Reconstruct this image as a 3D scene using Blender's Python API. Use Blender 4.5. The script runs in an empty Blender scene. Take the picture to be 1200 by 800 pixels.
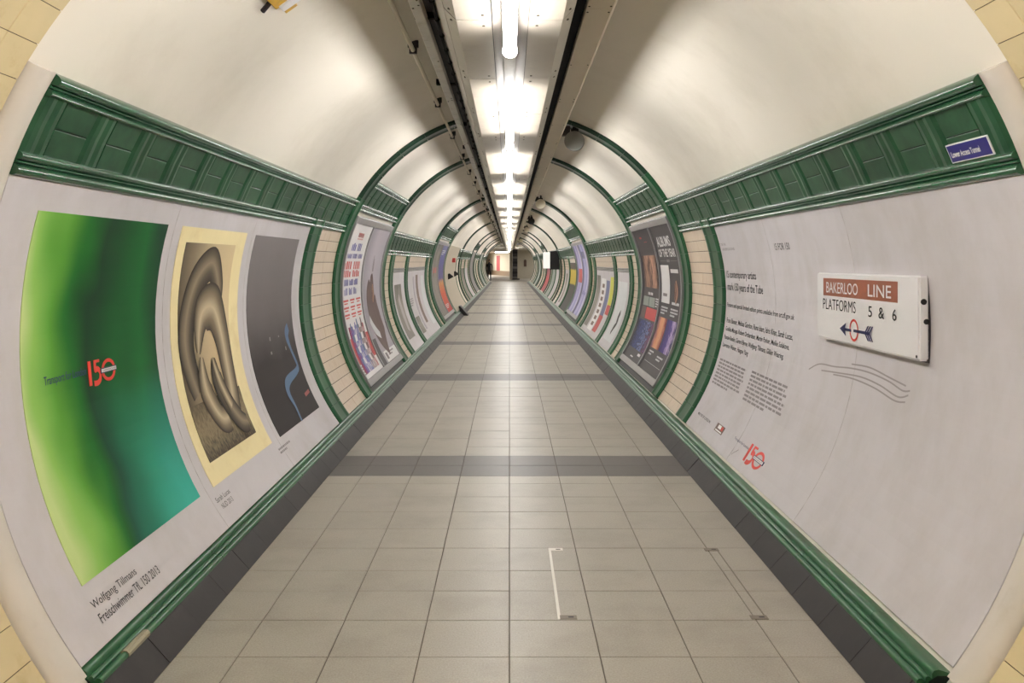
import bpy, bmesh, math, random
from mathutils import Vector
random.seed(7)
scene = bpy.context.scene
COL = scene.collection
# ------------------------------------------------------------------ camera
H = 1.58                     # eye height
cd = bpy.data.cameras.new('camera'); cam = bpy.data.objects.new('camera', cd); COL.objects.link(cam)
cam.location = (0, 0, H); cam.rotation_euler = (math.pi/2, 0, 0)
cd.sensor_width = 36; cd.lens = 36*1070/1200; cd.shift_x = 3/1200; cd.shift_y = -93/1200
cd.clip_start = .05; cd.clip_end = 400
scene.camera = cam
# ------------------------------------------------------------------ world, exposure
w = bpy.data.worlds.new('world'); scene.world = w; w.use_nodes = True
w.node_tree.nodes['Background'].inputs[0].default_value = (1, .93, .84, 1)
w.node_tree.nodes['Background'].inputs[1].default_value = .05
vs = scene.view_settings; vs.view_transform = 'Standard'; vs.look = 'None'; vs.gamma = 1; vs.use_curve_mapping = False
vs.exposure = 2.0
TUBE_POWER = 19.0
TUBE_COL = (1.0, .98, .95)
cy = scene.cycles
cy.use_denoising = True; cy.max_bounces = 8; cy.diffuse_bounces = 5; cy.glossy_bounces = 3
cy.caustics_reflective = False; cy.caustics_refractive = False; cy.sample_clamp_indirect = 4

# ------------------------------------------------------------------ tunnel frame
R = 1.9; CX = .027; CZ = 1.265
def ph(side, t): return math.radians(t if side > 0 else 180-t)
def P(phi, y, d=0): return (CX+(R-d)*math.cos(phi), y, CZ+(R-d)*math.sin(phi))
def W(side, y, t, d=0): return P(ph(side, t), y, d)
def lin(c):
    return tuple(((v/255)/12.92 if v/255 <= .04045 else ((v/255+.055)/1.055)**2.4) for v in c)+(1,)

# ------------------------------------------------------------------ materials
M = {}
def nt(name):
    m = bpy.data.materials.new(name); m.use_nodes = True; M[name] = m
    t = m.node_tree; return m, t, t.nodes, t.links, t.nodes['Principled BSDF']
def mat(name, rgb, rough=.6, var=0.0, scale=6, rnd=0.0, bump=0, bscale=40, metal=0, coat=0, dirt=None, dscale=2, dlo=.5, dhi=.75, stretch=None, spec=.5):
    """rgb in sRGB 0-255; var = soft noise variation; rnd = per-object variation; dirt = second colour mixed by noise"""
    m, t, N, L, b = nt(name)
    b.inputs['Roughness'].default_value = rough; b.inputs['Metallic'].default_value = metal
    b.inputs['Specular IOR Level'].default_value = spec
    if coat: b.inputs['Coat Weight'].default_value = coat; b.inputs['Coat Roughness'].default_value = .08
    col = lin(rgb)
    geo = N.new('ShaderNodeNewGeometry')
    src = geo.outputs['Position']
    if stretch:
        mp = N.new('ShaderNodeMapping'); mp.inputs['Scale'].default_value = stretch; L.new(src, mp.inputs[0]); src = mp.outputs[0]
    rgbn = N.new('ShaderNodeRGB'); rgbn.outputs[0].default_value = col; out = rgbn.outputs[0]
    if dirt:
        n = N.new('ShaderNodeTexNoise'); n.inputs['Scale'].default_value = dscale; n.inputs['Detail'].default_value = 8; n.inputs['Roughness'].default_value = .65; L.new(src, n.inputs[0])
        r = N.new('ShaderNodeMapRange'); r.inputs[1].default_value = dlo; r.inputs[2].default_value = dhi; L.new(n.outputs[0], r.inputs[0])
        x = N.new('ShaderNodeMix'); x.data_type = 'RGBA'; L.new(r.outputs[0], x.inputs[0]); L.new(out, x.inputs[6]); x.inputs[7].default_value = lin(dirt); out = x.outputs[2]
    if var or rnd:
        hs = N.new('ShaderNodeHueSaturation'); L.new(out, hs.inputs['Color'])
        val = N.new('ShaderNodeValue'); val.outputs[0].default_value = 1; vo = val.outputs[0]
        if var:
            n = N.new('ShaderNodeTexNoise'); n.inputs['Scale'].default_value = scale; n.inputs['Detail'].default_value = 6; L.new(src, n.inputs[0])
            r = N.new('ShaderNodeMapRange'); r.inputs[1].default_value = .25; r.inputs[2].default_value = .75; r.inputs[3].default_value = 1-var; r.inputs[4].default_value = 1+var; L.new(n.outputs[0], r.inputs[0]); vo = r.outputs[0]
        if rnd:
            oi = N.new('ShaderNodeObjectInfo')
            r = N.new('ShaderNodeMapRange'); r.inputs[3].default_value = 1-rnd; r.inputs[4].default_value = 1+rnd; L.new(oi.outputs['Random'], r.inputs[0])
            mu = N.new('ShaderNodeMath'); mu.operation = 'MULTIPLY'; L.new(vo, mu.inputs[0]); L.new(r.outputs[0], mu.inputs[1]); vo = mu.outputs[0]
        L.new(vo, hs.inputs['Value']); out = hs.outputs[0]
    L.new(out, b.inputs['Base Color'])
    if bump:
        n = N.new('ShaderNodeTexNoise'); n.inputs['Scale'].default_value = bscale; n.inputs['Detail'].default_value = 5; L.new(src, n.inputs[0])
        bp = N.new('ShaderNodeBump'); bp.inputs['Strength'].default_value = bump; bp.inputs['Distance'].default_value = .004; L.new(n.outputs[0], bp.inputs['Height']); L.new(bp.outputs[0], b.inputs['Normal'])
    return m
def emit(name, rgb, s):
    m, t, N, L, b = nt(name); b.inputs['Emission Color'].default_value = rgb+(1,); b.inputs['Emission Strength'].default_value = s
    b.inputs['Base Color'].default_value = (.8, .8, .8, 1); return m

mat('plaster', (224, 217, 205), .6, .02, 1.5, dirt=(208, 200, 186), dscale=1.1, dlo=.5, dhi=.8, bump=.06, bscale=5)
mat('bead_plaster', (206, 198, 188), .45, .04, 5, dirt=(190, 178, 160), dscale=4, dlo=.55, dhi=.85)
mat('cream_tile', (212, 194, 154), .22, .04, 9, rnd=.05, coat=.4, dirt=(186, 164, 122), dscale=7, dlo=.55, dhi=.9)
mat('buff_tile', (222, 203, 182), .28, .05, 12, rnd=.035, coat=.3, dirt=(198, 170, 142), dscale=14, dlo=.5, dhi=.8, stretch=(1, 3, .6))
mat('grout', (84, 70, 58), .9, .1)
mat('green_base', (52, 98, 66), .32, .12, 9, rnd=.06, coat=.15, spec=.3, dirt=(44, 92, 60), dscale=5, dlo=.42, dhi=.72)
mat('green_glaze', (42, 90, 60), .34, .18, 9, rnd=.08, coat=.12, spec=.3, dirt=(30, 76, 50), dscale=5, dlo=.42, dhi=.72)
mat('green_mould', (40, 88, 58), .24, .15, 9, rnd=.08, coat=.35, spec=.3, dirt=(28, 70, 46), dscale=5, dlo=.42, dhi=.72)
mat('green_frieze', (40, 80, 54), .34, .2, 11, rnd=.12, coat=.08, spec=.3, dirt=(26, 62, 42), dscale=7, dlo=.42, dhi=.7)
mat('dark_green_ring', (30, 58, 44), .3, .2, 7, rnd=.08, coat=.15, spec=.3, dirt=(20, 42, 32), dscale=6, dlo=.45, dhi=.75)
mat('green_joint', (18, 34, 26), .8)
mat('skirting_black', (40, 36, 36), .6, .12, 9, rnd=.07, dirt=(56, 50, 49), dscale=5, dlo=.52, dhi=.85, bump=.1, spec=.4)
mat('chipped', (150, 142, 122), .8, .1)
mat('band_tile', (90, 85, 83), .42, .06, 30, rnd=.03, bump=.08, bscale=150)
mat('floor_grout', (100, 92, 82), .85)
mat('floor_tile', (159, 153, 142), .4, .2, 140, rnd=.02, bump=.06, bscale=160, dirt=(136, 129, 118), dscale=2.2, dlo=.46, dhi=.86)
mat('sheet', (198, 193, 197), .6, .02, 7, dirt=(186, 180, 180), dscale=2.4, dlo=.45, dhi=.8, stretch=(1, 1.2, .8), bump=.05, bscale=20)
mat('sheet_line', (180, 173, 172), .7)
mat('scuff', (152, 145, 146), .7)
mat('ink', (42, 38, 42), .6); mat('ink_soft', (134, 126, 129), .6)
mat('navy', (24, 28, 84), .4); mat('red', (222, 58, 44), .4); mat('dark_blue_text', (14, 46, 92), .5)
mat('paper_cream', (233, 218, 168), .6, .03, 8, dirt=(222, 203, 150), dscale=5)
mat('metal_panel', (168, 160, 147), .34, .05, 3, rnd=.05, metal=.35, dirt=(146, 136, 122), dscale=4, dlo=.5, dhi=.85)
mat('channel_metal', (150, 143, 134), .4, .04, 4, metal=.2)
mat('white_steel', (206, 203, 200), .42, .05, 8, dirt=(172, 164, 156), dscale=9, dlo=.5, dhi=.8)
mat('painted_duct', (206, 194, 174), .5, .03, 4)
mat('black_rubber_gap', (13, 9, 12), .8, .2, 12, spec=.2)  # cables and brackets, and the painted shade of the gap beside the soffit
mat('dark_tray', (44, 37, 41), .6, .2, 12, metal=.3)
mat('screw', (70, 62, 52), .5, metal=.5)
mat('conduit', (216, 208, 190), .45, .05, 6)
mat('enamel_white', (232, 230, 232), .2, .01, coat=.5)
mat('enamel_brown', (152, 84, 58), .3, .03)
mat('enamel_blue', (30, 26, 112), .3, coat=.4)
mat('alu', (168, 166, 168), .35, .04, metal=.55)
mat('dark_grey', (62, 58, 62), .5, .05); mat('mid_grey', (126, 122, 120), .5, .05)
mat('black', (18, 17, 18), .5); mat('speaker_grey', (122, 120, 116), .6, .05, bump=.4, bscale=220); mat('speaker_cream', (214, 204, 184), .5)
mat('yellow', (196, 150, 30), .4, .15, 30); mat('white_label', (225, 225, 228), .4)
mat('far_cream', (216, 208, 190), .5, .04); mat('plain_cream', (186, 176, 158), .6, .04); mat('far_dado', (140, 120, 100), .5); mat('pink_print', (182, 92, 96), .5, .1, 9)
mat('skin', (196, 150, 122), .5); mat('dark_cloth', (24, 22, 26), .8); mat('hair', (36, 26, 20), .7)
mat('steel_strip', (214, 210, 202), .35, metal=.1); mat('dull_strip', (120, 112, 100), .45, metal=.4)
emit('tube', TUBE_COL, TUBE_POWER)
emit('box_light', (1.0, .97, .92), .14)

# print materials (flat artwork)
def ramp(N, stops):
    r = N.new('ShaderNodeValToRGB'); e = r.color_ramp.elements
    while len(e) < len(stops): e.new(.5)
    for k, (p, c) in zip(e, stops): k.position = p; k.color = lin(c)
    return r
def print_mat(name, stops, axis=0, noise=.15, nscale=3, mixv=None, stretch=(1, 1, 1), rough=.5, detail=3, vdistort=0):
    """axis 0 = along u, 1 = along v; noise shifts the ramp; mixv = (colour, v_low, v_high) mixes a colour in towards the bottom"""
    m, t, N, L, b = nt(name); b.inputs['Roughness'].default_value = rough; b.inputs['Specular IOR Level'].default_value = .15
    uv = N.new('ShaderNodeUVMap'); mp = N.new('ShaderNodeMapping'); mp.inputs['Scale'].default_value = stretch; L.new(uv.outputs[0], mp.inputs[0])
    n = N.new('ShaderNodeTexNoise'); n.inputs['Scale'].default_value = nscale; n.inputs['Detail'].default_value = detail; L.new(mp.outputs[0], n.inputs[0])
    sx = N.new('ShaderNodeSeparateXYZ'); L.new(uv.outputs[0], sx.inputs[0])
    a = N.new('ShaderNodeMath'); a.operation = 'MULTIPLY_ADD'; L.new(n.outputs[0], a.inputs[0]); a.inputs[1].default_value = noise*2; a.inputs[2].default_value = -noise
    s = N.new('ShaderNodeMath'); s.operation = 'ADD'; L.new(sx.outputs[axis], s.inputs[0]); L.new(a.outputs[0], s.inputs[1]); so = s.outputs[0]
    r = ramp(N, stops); L.new(so, r.inputs[0]); out = r.outputs[0]
    if mixv:
        c, lo, hi = mixv
        rr = N.new('ShaderNodeMapRange'); rr.inputs[1].default_value = hi; rr.inputs[2].default_value = lo; L.new(sx.outputs[1], rr.inputs[0])
        # stronger towards the far (u=1) side
        mm = N.new('ShaderNodeMath'); mm.operation = 'MULTIPLY'; L.new(rr.outputs[0], mm.inputs[0])
        r2 = N.new('ShaderNodeMapRange'); r2.inputs[1].default_value = .35; r2.inputs[2].default_value = .95; L.new(so, r2.inputs[0]); L.new(r2.outputs[0], mm.inputs[1])
        x = N.new('ShaderNodeMix'); x.data_type = 'RGBA'; L.new(mm.outputs[0], x.inputs[0]); L.new(out, x.inputs[6]); x.inputs[7].default_value = lin(c); out = x.outputs[2]
    L.new(out, b.inputs['Base Color']); return m
print_mat('green_art', [(0, (190, 210, 140)), (.08, (140, 190, 92)), (.2, (88, 152, 52)), (.31, (26, 104, 34)), (.42, (10, 54, 28)), (.58, (8, 80, 32)), (.8, (14, 98, 40)), (1, (12, 60, 36))], 0, .3, 1.9, ((60, 178, 160), .0, .5), (1, .8, 1), detail=2)
print_mat('sepia_back', [(0, (92, 80, 64)), (.25, (150, 136, 110)), (.55, (196, 176, 140)), (1, (214, 192, 150))], 0, .1, 2)
print_mat('sepia_grain', [(0, (70, 62, 50)), (.5, (140, 126, 98)), (1, (96, 84, 66))], 1, .6, 9, None, (6, 1, 1))
print_mat('sepia_tube', [(0, (52, 44, 36)), (.25, (128, 114, 94)), (.5, (192, 176, 146)), (.75, (136, 122, 100)), (1, (40, 34, 28))], 0, .06, 3)
print_mat('sepia_tube_dark', [(0, (30, 26, 22)), (.3, (92, 82, 68)), (.55, (142, 128, 106)), (1, (34, 28, 24))], 0, .06, 3)
print_mat('dark_map', [(0, (40, 34, 34)), (.35, (50, 44, 44)), (.6, (104, 98, 98)), (1, (128, 122, 124))], 1, .06, 4)
mat('river', (70, 104, 142), .5); mat('dim_red', (150, 60, 56), .5)
print_mat('people_print', [(0, (150, 40, 50)), (.2, (70, 84, 170)), (.35, (220, 214, 214)), (.5, (56, 78, 168)), (.62, (200, 190, 190)), (.72, (96, 60, 52)), (.85, (210, 200, 200)), (1, (160, 40, 54))], 0, .5, 6, None, (5, .6, 1), detail=6)
print_mat('flesh_streak', [(0, (44, 34, 36)), (.3, (170, 130, 108)), (.5, (52, 38, 40)), (.7, (196, 150, 126)), (1, (46, 34, 36))], 0, .5, 5, None, (5, .5, 1), detail=5)
print_mat('mauve_print', [(0, (150, 146, 156)), (.4, (182, 174, 182)), (1, (168, 162, 170))], 0, .2, 2)
print_mat('blue_collage', [(0, (36, 34, 60)), (.35, (60, 74, 130)), (.5, (40, 38, 62)), (.65, (124, 140, 190)), (.8, (44, 40, 66)), (1, (120, 70, 100))], 0, .7, 7, None, (3, 1.2, 1), detail=6)
print_mat('orange_print', [(0, (110, 80, 110)), (.3, (206, 140, 104)), (.6, (214, 160, 120)), (1, (150, 70, 70))], 0, .3, 4)
print_mat('purple_print', [(0, (54, 44, 100)), (.5, (80, 66, 140)), (.7, (190, 170, 210)), (1, (48, 40, 90))], 0, .4, 5, None, (2, 1, 1))
print_mat('grey_print', [(0, (128, 122, 116)), (.5, (150, 144, 136)), (1, (112, 108, 100))], 1, .4, 4)
print_mat('lilac_print', [(0, (120, 118, 170)), (.3, (196, 194, 222)), (.55, (150, 148, 200)), (.75, (208, 204, 224)), (1, (130, 126, 180))], 0, .5, 4, None, (2, .5, 1), detail=5)
print_mat('warm_blue_print', [(0, (190, 66, 62)), (.3, (214, 96, 62)), (.45, (204, 150, 90)), (.5, (96, 90, 140)), (.8, (92, 92, 150)), (1, (120, 120, 160))], 1, .08, 5)
print_mat('red_pink_print', [(0, (170, 90, 96)), (.3, (200, 80, 84)), (.6, (150, 90, 110)), (1, (120, 70, 96))], 1, .2, 5)
print_mat('yellow_dark_print', [(0, (60, 60, 58)), (.55, (70, 68, 62)), (.58, (190, 170, 60)), (.85, (200, 180, 70)), (.88, (80, 70, 60)), (1, (90, 84, 80))], 1, .03, 5)
mat('pale_print', (204, 206, 208), .5, .04); mat('yellow_print', (206, 204, 60), .5, .05); mat('brown_print', (112, 88, 76), .5, .1)
mat('white_print', (228, 226, 226), .5); mat('blue_print', (104, 110, 150), .5, .1, 20); mat('red_print', (190, 62, 60), .5, .05); mat('sage_print', (142, 152, 144), .5, .08)
mat('figure_brown', (92, 68, 62), .5, .08, 9); mat('letter_blue', (108, 106, 168), .5); mat('letter_red', (206, 84, 80), .5); mat('poster_black', (42, 35, 40), .45, .08, 8); mat('gold', (170, 140, 90), .5)

# ------------------------------------------------------------------ object helpers
def world_loc(o):
    v = Vector((0, 0, 0))
    while o: v += o.location; o = o.parent
    return v
def mesh_from(name, verts, faces, mats, uvs=None, fm=None, smooth=None, fix=True):
    me = bpy.data.meshes.new(name); me.from_pydata([tuple(v) for v in verts], [], faces)
    for m in (mats if isinstance(mats, (list, tuple)) else [mats]): me.materials.append(M[m] if isinstance(m, str) else m)
    if fm: me.polygons.foreach_set('material_index', fm)
    if uvs is not None:
        ul = me.uv_layers.new(name='UVMap')
        for l in me.loops: ul.data[l.index].uv = uvs[l.vertex_index]
    if fix:
        bm = bmesh.new(); bm.from_mesh(me); bmesh.ops.recalc_face_normals(bm, faces=bm.faces); bm.to_mesh(me); bm.free()
    if smooth:
        me.polygons.foreach_set('use_smooth', [True]*len(me.polygons)); me.set_sharp_from_angle(angle=math.radians(smooth))
    me.update(); return me
def link(name, me, parent=None, loc=None, centre=True):
    """verts are in world space; recentre the mesh on its own base centre"""
    o = bpy.data.objects.new(name, me); COL.objects.link(o)
    if centre and loc is None:
        vs_ = [v.co for v in me.vertices]
        c = Vector(((min(v.x for v in vs_)+max(v.x for v in vs_))/2, (min(v.y for v in vs_)+max(v.y for v in vs_))/2, min(v.z for v in vs_)))
        me.transform(__import__('mathutils').Matrix.Translation(-c)); loc = c
    loc = Vector(loc) if loc is not None else Vector((0, 0, 0))
    if parent: o.parent = parent; loc = loc-world_loc(parent)
    o.location = loc; return o
def tag(o, label=None, cat=None, group=None, kind=None):
    if label: o['label'] = label
    if cat: o['category'] = cat
    if group: o['group'] = group
    if kind: o['kind'] = kind
    return o
def empty(name, loc): 
    o = bpy.data.objects.new(name, None); COL.objects.link(o); o.location = loc; o.empty_display_size = .1; return o
class MB:
    def __init__(s): s.v = []; s.f = []; s.m = []; s.uv = []
    def add(s, v, f, mi=0, uv=None):
        b = len(s.v); s.v += v; s.f += [tuple(i+b for i in q) for q in f]; s.m += [mi]*len(f); s.uv += (uv if uv else [(0, 0)]*len(v)); return s
    def box(s, x0, x1, y0, y1, z0, z1, mi=0):
        v = [(x, y, z) for x in (x0, x1) for y in (y0, y1) for z in (z0, z1)]
        return s.add(v, [(0, 1, 3, 2), (4, 6, 7, 5), (0, 4, 5, 1), (2, 3, 7, 6), (0, 2, 6, 4), (1, 5, 7, 3)], mi)
    def bbox(s, x0, x1, y0, y1, z0, z1, c=.004, mi=0):      # box with bevelled top rim
        v = []
        for (a, zz) in ((0, z0), (0, z1-c), (c, z1)):
            v += [(x0+a, y0+a, zz), (x1-a, y0+a, zz), (x1-a, y1-a, zz), (x0+a, y1-a, zz)]
        f = [(0, 1, 2, 3), (8, 9, 10, 11)]
        for k in (0, 4):
            for i in range(4): j = (i+1) % 4; f.append((k+i, k+j, k+4+j, k+4+i))
        return s.add(v, f, mi)
    def prism(s, prof, y0, y1, mi=0):                       # (x,z) polygon extruded along y
        n = len(prof); v = [(x, y0, z) for x, z in prof]+[(x, y1, z) for x, z in prof]
        f = [tuple(range(n)), tuple(range(2*n-1, n-1, -1))]+[(i, (i+1) % n, n+(i+1) % n, n+i) for i in range(n)]
        return s.add(v, f, mi)
    def tube(s, a, b, r, n=10, mi=0, r2=None, caps=True):
        a = Vector(a); b = Vector(b); d = (b-a).normalized(); u = d.orthogonal().normalized(); w_ = d.cross(u); r2 = r if r2 is None else r2
        v = [tuple(p+(u*math.cos(2*math.pi*i/n)+w_*math.sin(2*math.pi*i/n))*q) for p, q in ((a, r), (b, r2)) for i in range(n)]
        f = [(i, (i+1) % n, n+(i+1) % n, n+i) for i in range(n)]
        if caps: f += [tuple(range(n)), tuple(range(2*n-1, n-1, -1))]
        return s.add(v, f, mi)
    def slab(s, side, y0, y1, t0, t1, d, back=0, bev=.003, step=4.0, mi=0):
        """curved plate on the tunnel wall; front face at R-d"""
        n = max(1, round(abs(t1-t0)/step)); tb = math.degrees(bev/R)
        ts = [t0+(t1-t0)*i/n for i in range(n+1)]; tf = [t0+tb+(t1-t0-2*tb)*i/n for i in range(n+1)]
        v = []; uv = []
        for (tt, a, dd) in ((ts, 0, back), (ts, 0, d-bev*.6), (tf, bev, d)):
            for t in tt:
                for y in (y0+a, y1-a):
                    v.append(W(side, y, t, dd)); u = (y-y0)/(y1-y0); uv.append((u if side < 0 else 1-u, (t-t0)/(t1-t0)))
        k = 2*(n+1); f = []
        for i in range(n): 
            a = 2*k+2*i; f.append((a, a+1, a+3, a+2)); a = 2*i; f.append((a, a+2, a+3, a+1))
        per = [2*i for i in range(n+1)]+[2*i+1 for i in range(n, -1, -1)]
        for L0 in (0, k):
            for i in range(len(per)): p, q = per[i], per[(i+1) % len(per)]; f.append((L0+p, L0+q, L0+k+q, L0+k+p))
        return s.add(v, f, mi, uv)
    def sweepz(s, side, prof, y0, y1, mi=0, back=0):        # prof [(theta, d)]
        pr = [(prof[0][0], back)]+list(prof)+[(prof[-1][0], back)]
        n = len(pr); v = [W(side, y, t, d) for y in (y0, y1) for t, d in pr]
        f = [(i, i+1, n+i+1, n+i) for i in range(n-1)]+[(n-1, 0, n, 2*n-1), tuple(range(n)), tuple(range(2*n-1, n-1, -1))]
        return s.add(v, f, mi)
    def sweept(s, prof, p0, p1, n, mi=0):                   # prof [(y, d)] turned about the tunnel axis, degrees
        m_ = len(prof); v = []; f = []
        for i in range(n+1):
            a = math.radians(p0+(p1-p0)*i/n); v += [P(a, y, d) for y, d in prof]
        for i in range(n):
            for j in range(m_): f.append((i*m_+j, i*m_+(j+1) % m_, (i+1)*m_+(j+1) % m_, (i+1)*m_+j))
        f += [tuple(range(m_)), tuple(n*m_+j for j in range(m_-1, -1, -1))]
        return s.add(v, f, mi)
    def mesh(s, name, mats, smooth=None, fix=True): return mesh_from(name, s.v, s.f, mats, s.uv, s.m, smooth, fix)
    def obj(s, name, mats, parent=None, smooth=None, fix=True): return link(name, s.mesh(name, mats, smooth, fix), parent)
def dup(o, loc=None, parent=None, name=None):
    c = o.copy(); COL.objects.link(c)
    if parent is not None: c.parent = parent
    if loc is not None: c.location = loc
    return c
def copy_tree(o, delta):
    r = o.copy(); COL.objects.link(r); r.location = o.location+Vector(delta)
    for ch in list(o.children):
        c = ch.copy(); COL.objects.link(c); c.parent = r
        for g in list(ch.children):
            d = g.copy(); COL.objects.link(d); d.parent = c
    return r

# text laid on a surface --------------------------------------------------------
def text_verts(body, bold=0.0, spacing=1.0):
    c = bpy.data.curves.new('txt', 'FONT'); c.body = body; c.resolution_u = 3; c.offset = bold; c.space_character = spacing
    o = bpy.data.objects.new('txt', c); COL.objects.link(o)
    me = bpy.data.meshes.new_from_object(o.evaluated_get(bpy.context.evaluated_depsgraph_get()))
    v = [tuple(q.co) for q in me.vertices]; f = [tuple(p.vertices) for p in me.polygons]
    bpy.data.objects.remove(o); bpy.data.curves.remove(c); bpy.data.meshes.remove(me)
    xs = [q[0] for q in v]; ys = [q[1] for q in v]; x0, x1, y0, y1 = min(xs), max(xs), min(ys), max(ys)
    return [((q[0]-x0)/(x1-x0), (q[1]-y0)/(y1-y0)) for q in v], f
_tc = {}
def letters(v, f, m, parent, name='letter'):
    """one object per glyph island"""
    par = list(range(len(v)))
    def fd(a):
        while par[a] != a: par[a] = par[par[a]]; a = par[a]
        return a
    for q in f:
        for k in q[1:]: par[fd(k)] = fd(q[0])
    grp = {}
    for q in f: grp.setdefault(fd(q[0]), []).append(q)
    for g in grp.values():
        ids = sorted({k for q in g for k in q}); mp = {k: i for i, k in enumerate(ids)}
        link(name, mesh_from(name, [v[k] for k in ids], [tuple(mp[k] for k in q) for q in g], m, fix=False), parent)
def text_uv(body, bold=0.0, spacing=1.0):
    k = (body, bold, spacing)
    if k not in _tc: _tc[k] = text_verts(body, bold, spacing)
    return _tc[k]
class Sheet:
    """a rectangle (y0..y1, t0..t1) on the curved wall with its own uv frame; u runs left to right as read, v bottom to top"""
    def __init__(s, side, y0, y1, t0, t1, d): s.side = side; s.y0 = y0; s.y1 = y1; s.t0 = t0; s.t1 = t1; s.d = d
    def y(s, u): return s.y0+(s.y1-s.y0)*(u if s.side < 0 else 1-u)
    def t(s, v): return s.t0+(s.t1-s.t0)*v
    def pt(s, u, v, lift=0): return W(s.side, s.y(u), s.t(v), s.d+lift)
    def rect(s, name, u0, u1, v0, v1, m, parent, lift=.002, label=None):
        mb = MB(); ya, yb = sorted((s.y(u0), s.y(u1))); mb.slab(s.side, ya, yb, s.t(v0), s.t(v1), s.d+lift, back=s.d-.001, bev=.0005)
        o = mb.obj(name, m, parent); return tag(o, label) if label else o
    def text(s, name, body, u0, u1, v0, v1, m, parent, lift=.0035, bold=0.0, label=None, spacing=1.0):
        uv, f = text_uv(body, bold, spacing); v = [s.pt(u0+(u1-u0)*a, v0+(v1-v0)*b, lift) for a, b in uv]
        me = mesh_from(name, v, f, m, fix=False)
        o = link(name, me, parent)
        if len(body) > 1: o['kind'] = 'stuff'
        return tag(o, label) if label else o
    def strips(s, name, rects, m, parent, lift=.003, label=None):     # several flat printed bars in one print
        mb = MB()
        for (u0, u1, v0, v1) in rects:
            n = max(1, round(abs((v1-v0)*(s.t1-s.t0))/4)); vv = []; uv = []
            for i in range(n+1):
                for u in (u0, u1): vv.append(s.pt(u, v0+(v1-v0)*i/n, lift)); uv.append(((u-u0)/(u1-u0), i/n))
            mb.add(vv, [(2*i, 2*i+1, 2*i+3, 2*i+2) for i in range(n)], 0, uv)
        o = link(name, mb.mesh(name, m, fix=False), parent)
        if len(rects) > 1: o['kind'] = 'stuff'
        return tag(o, label) if label else o
    def ribbon(s, name, pts, wd, m, parent, lift=.004, label=None, n=8):
        """smooth band through uv points, uv.x across the band"""
        q = []
        P_ = [pts[0]]+list(pts)+[pts[-1]]; Wd = [wd[0]]+list(wd)+[wd[-1]]
        for i in range(1, len(P_)-2):
            for k in range(n):
                t = k/n; a, b, c, d_ = P_[i-1], P_[i], P_[i+1], P_[i+2]
                q.append((tuple(.5*((2*b[j])+(-a[j]+c[j])*t+(2*a[j]-5*b[j]+4*c[j]-d_[j])*t*t+(-a[j]+3*b[j]-3*c[j]+d_[j])*t**3) for j in (0, 1)), Wd[i]+(Wd[i+1]-Wd[i])*t))
        q.append((pts[-1], wd[-1]))
        asp = abs(math.radians(s.t1-s.t0)*R)/abs(s.y1-s.y0); v = []; uv = []
        for i, (p, w_) in enumerate(q):
            a = q[max(0, i-1)][0]; b = q[min(len(q)-1, i+1)][0]; dx, dy = b[0]-a[0], (b[1]-a[1])*asp; l = math.hypot(dx, dy) or 1
            nx, ny = -dy/l, dx/l/asp
            for e in (-1, -.5, 0, .5, 1): v.append(s.pt(p[0]+nx*w_*e, p[1]+ny*w_*e, lift)); uv.append(((e+1)/2, i/len(q)))
        f = [(5*i+j, 5*i+j+1, 5*i+j+6, 5*i+j+5) for i in range(len(q)-1) for j in range(4)]
        o = link(name, mesh_from(name, v, f, m, uv, fix=False), parent); return tag(o, label) if label else o
    def glyph_bars(s, u0, u1, v0, v1, words=3, per=7):                 # illegible lettering: bars the size of letters
        out = []; n = words*per
        for i in range(n):
            if i % per == per-1: continue
            a = u0+(u1-u0)*i/n; b = a+(u1-u0)/n*random.uniform(.5, .78); top = v1 if random.random() < .7 else v0+(v1-v0)*.8
            out.append((a, b, v0, top))
        return out
    def word_bars(s, u0, u1, v0, v1, lines):                           # paragraphs too small to read
        out = []; h = (v1-v0)/lines
        for k in range(lines):
            u = u0; end = u1-(u1-u0)*random.uniform(0, .1); v = v1-h*k
            if k == lines-1: end = u0+(u1-u0)*.6
            while u < end-.004:
                l = random.uniform(.05, .15)*(u1-u0); out.append((u, min(end, u+l), v-h*.55, v)); u += l+(u1-u0)*.018
        return out
# ------------------------------------------------------------------ setting: lining
Y0, Y1 = -3.5, 70.0
def lining(name, p0, p1, y0, y1, m, thick=.12):
    mb = MB(); mb.sweept([(y0, 0), (y1, 0), (y1, -thick), (y0, -thick)], p0, p1, max(6, int(abs(p1-p0)/2.5)))
    return tag(mb.obj(name, m, None, 30), kind='structure')
ceiling = lining('ceiling', 31, 149, 3.02, Y1, 'plaster')
wall_l = lining('wall_left', 149, 226, Y0, Y1, 'plaster')
wall_r = lining('wall_right', -46, 31, Y0, Y1, 'plaster')
near_ceiling = lining('ceiling_near', 31, 149, Y0, 3.02, 'grout')
# far opening and rear closing wall
mb = MB(); mb.box(-2.2, 2.3, Y0-.1, Y0, 0, 3.3); tag(mb.obj('wall_rear', 'far_cream'), kind='structure')

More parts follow.
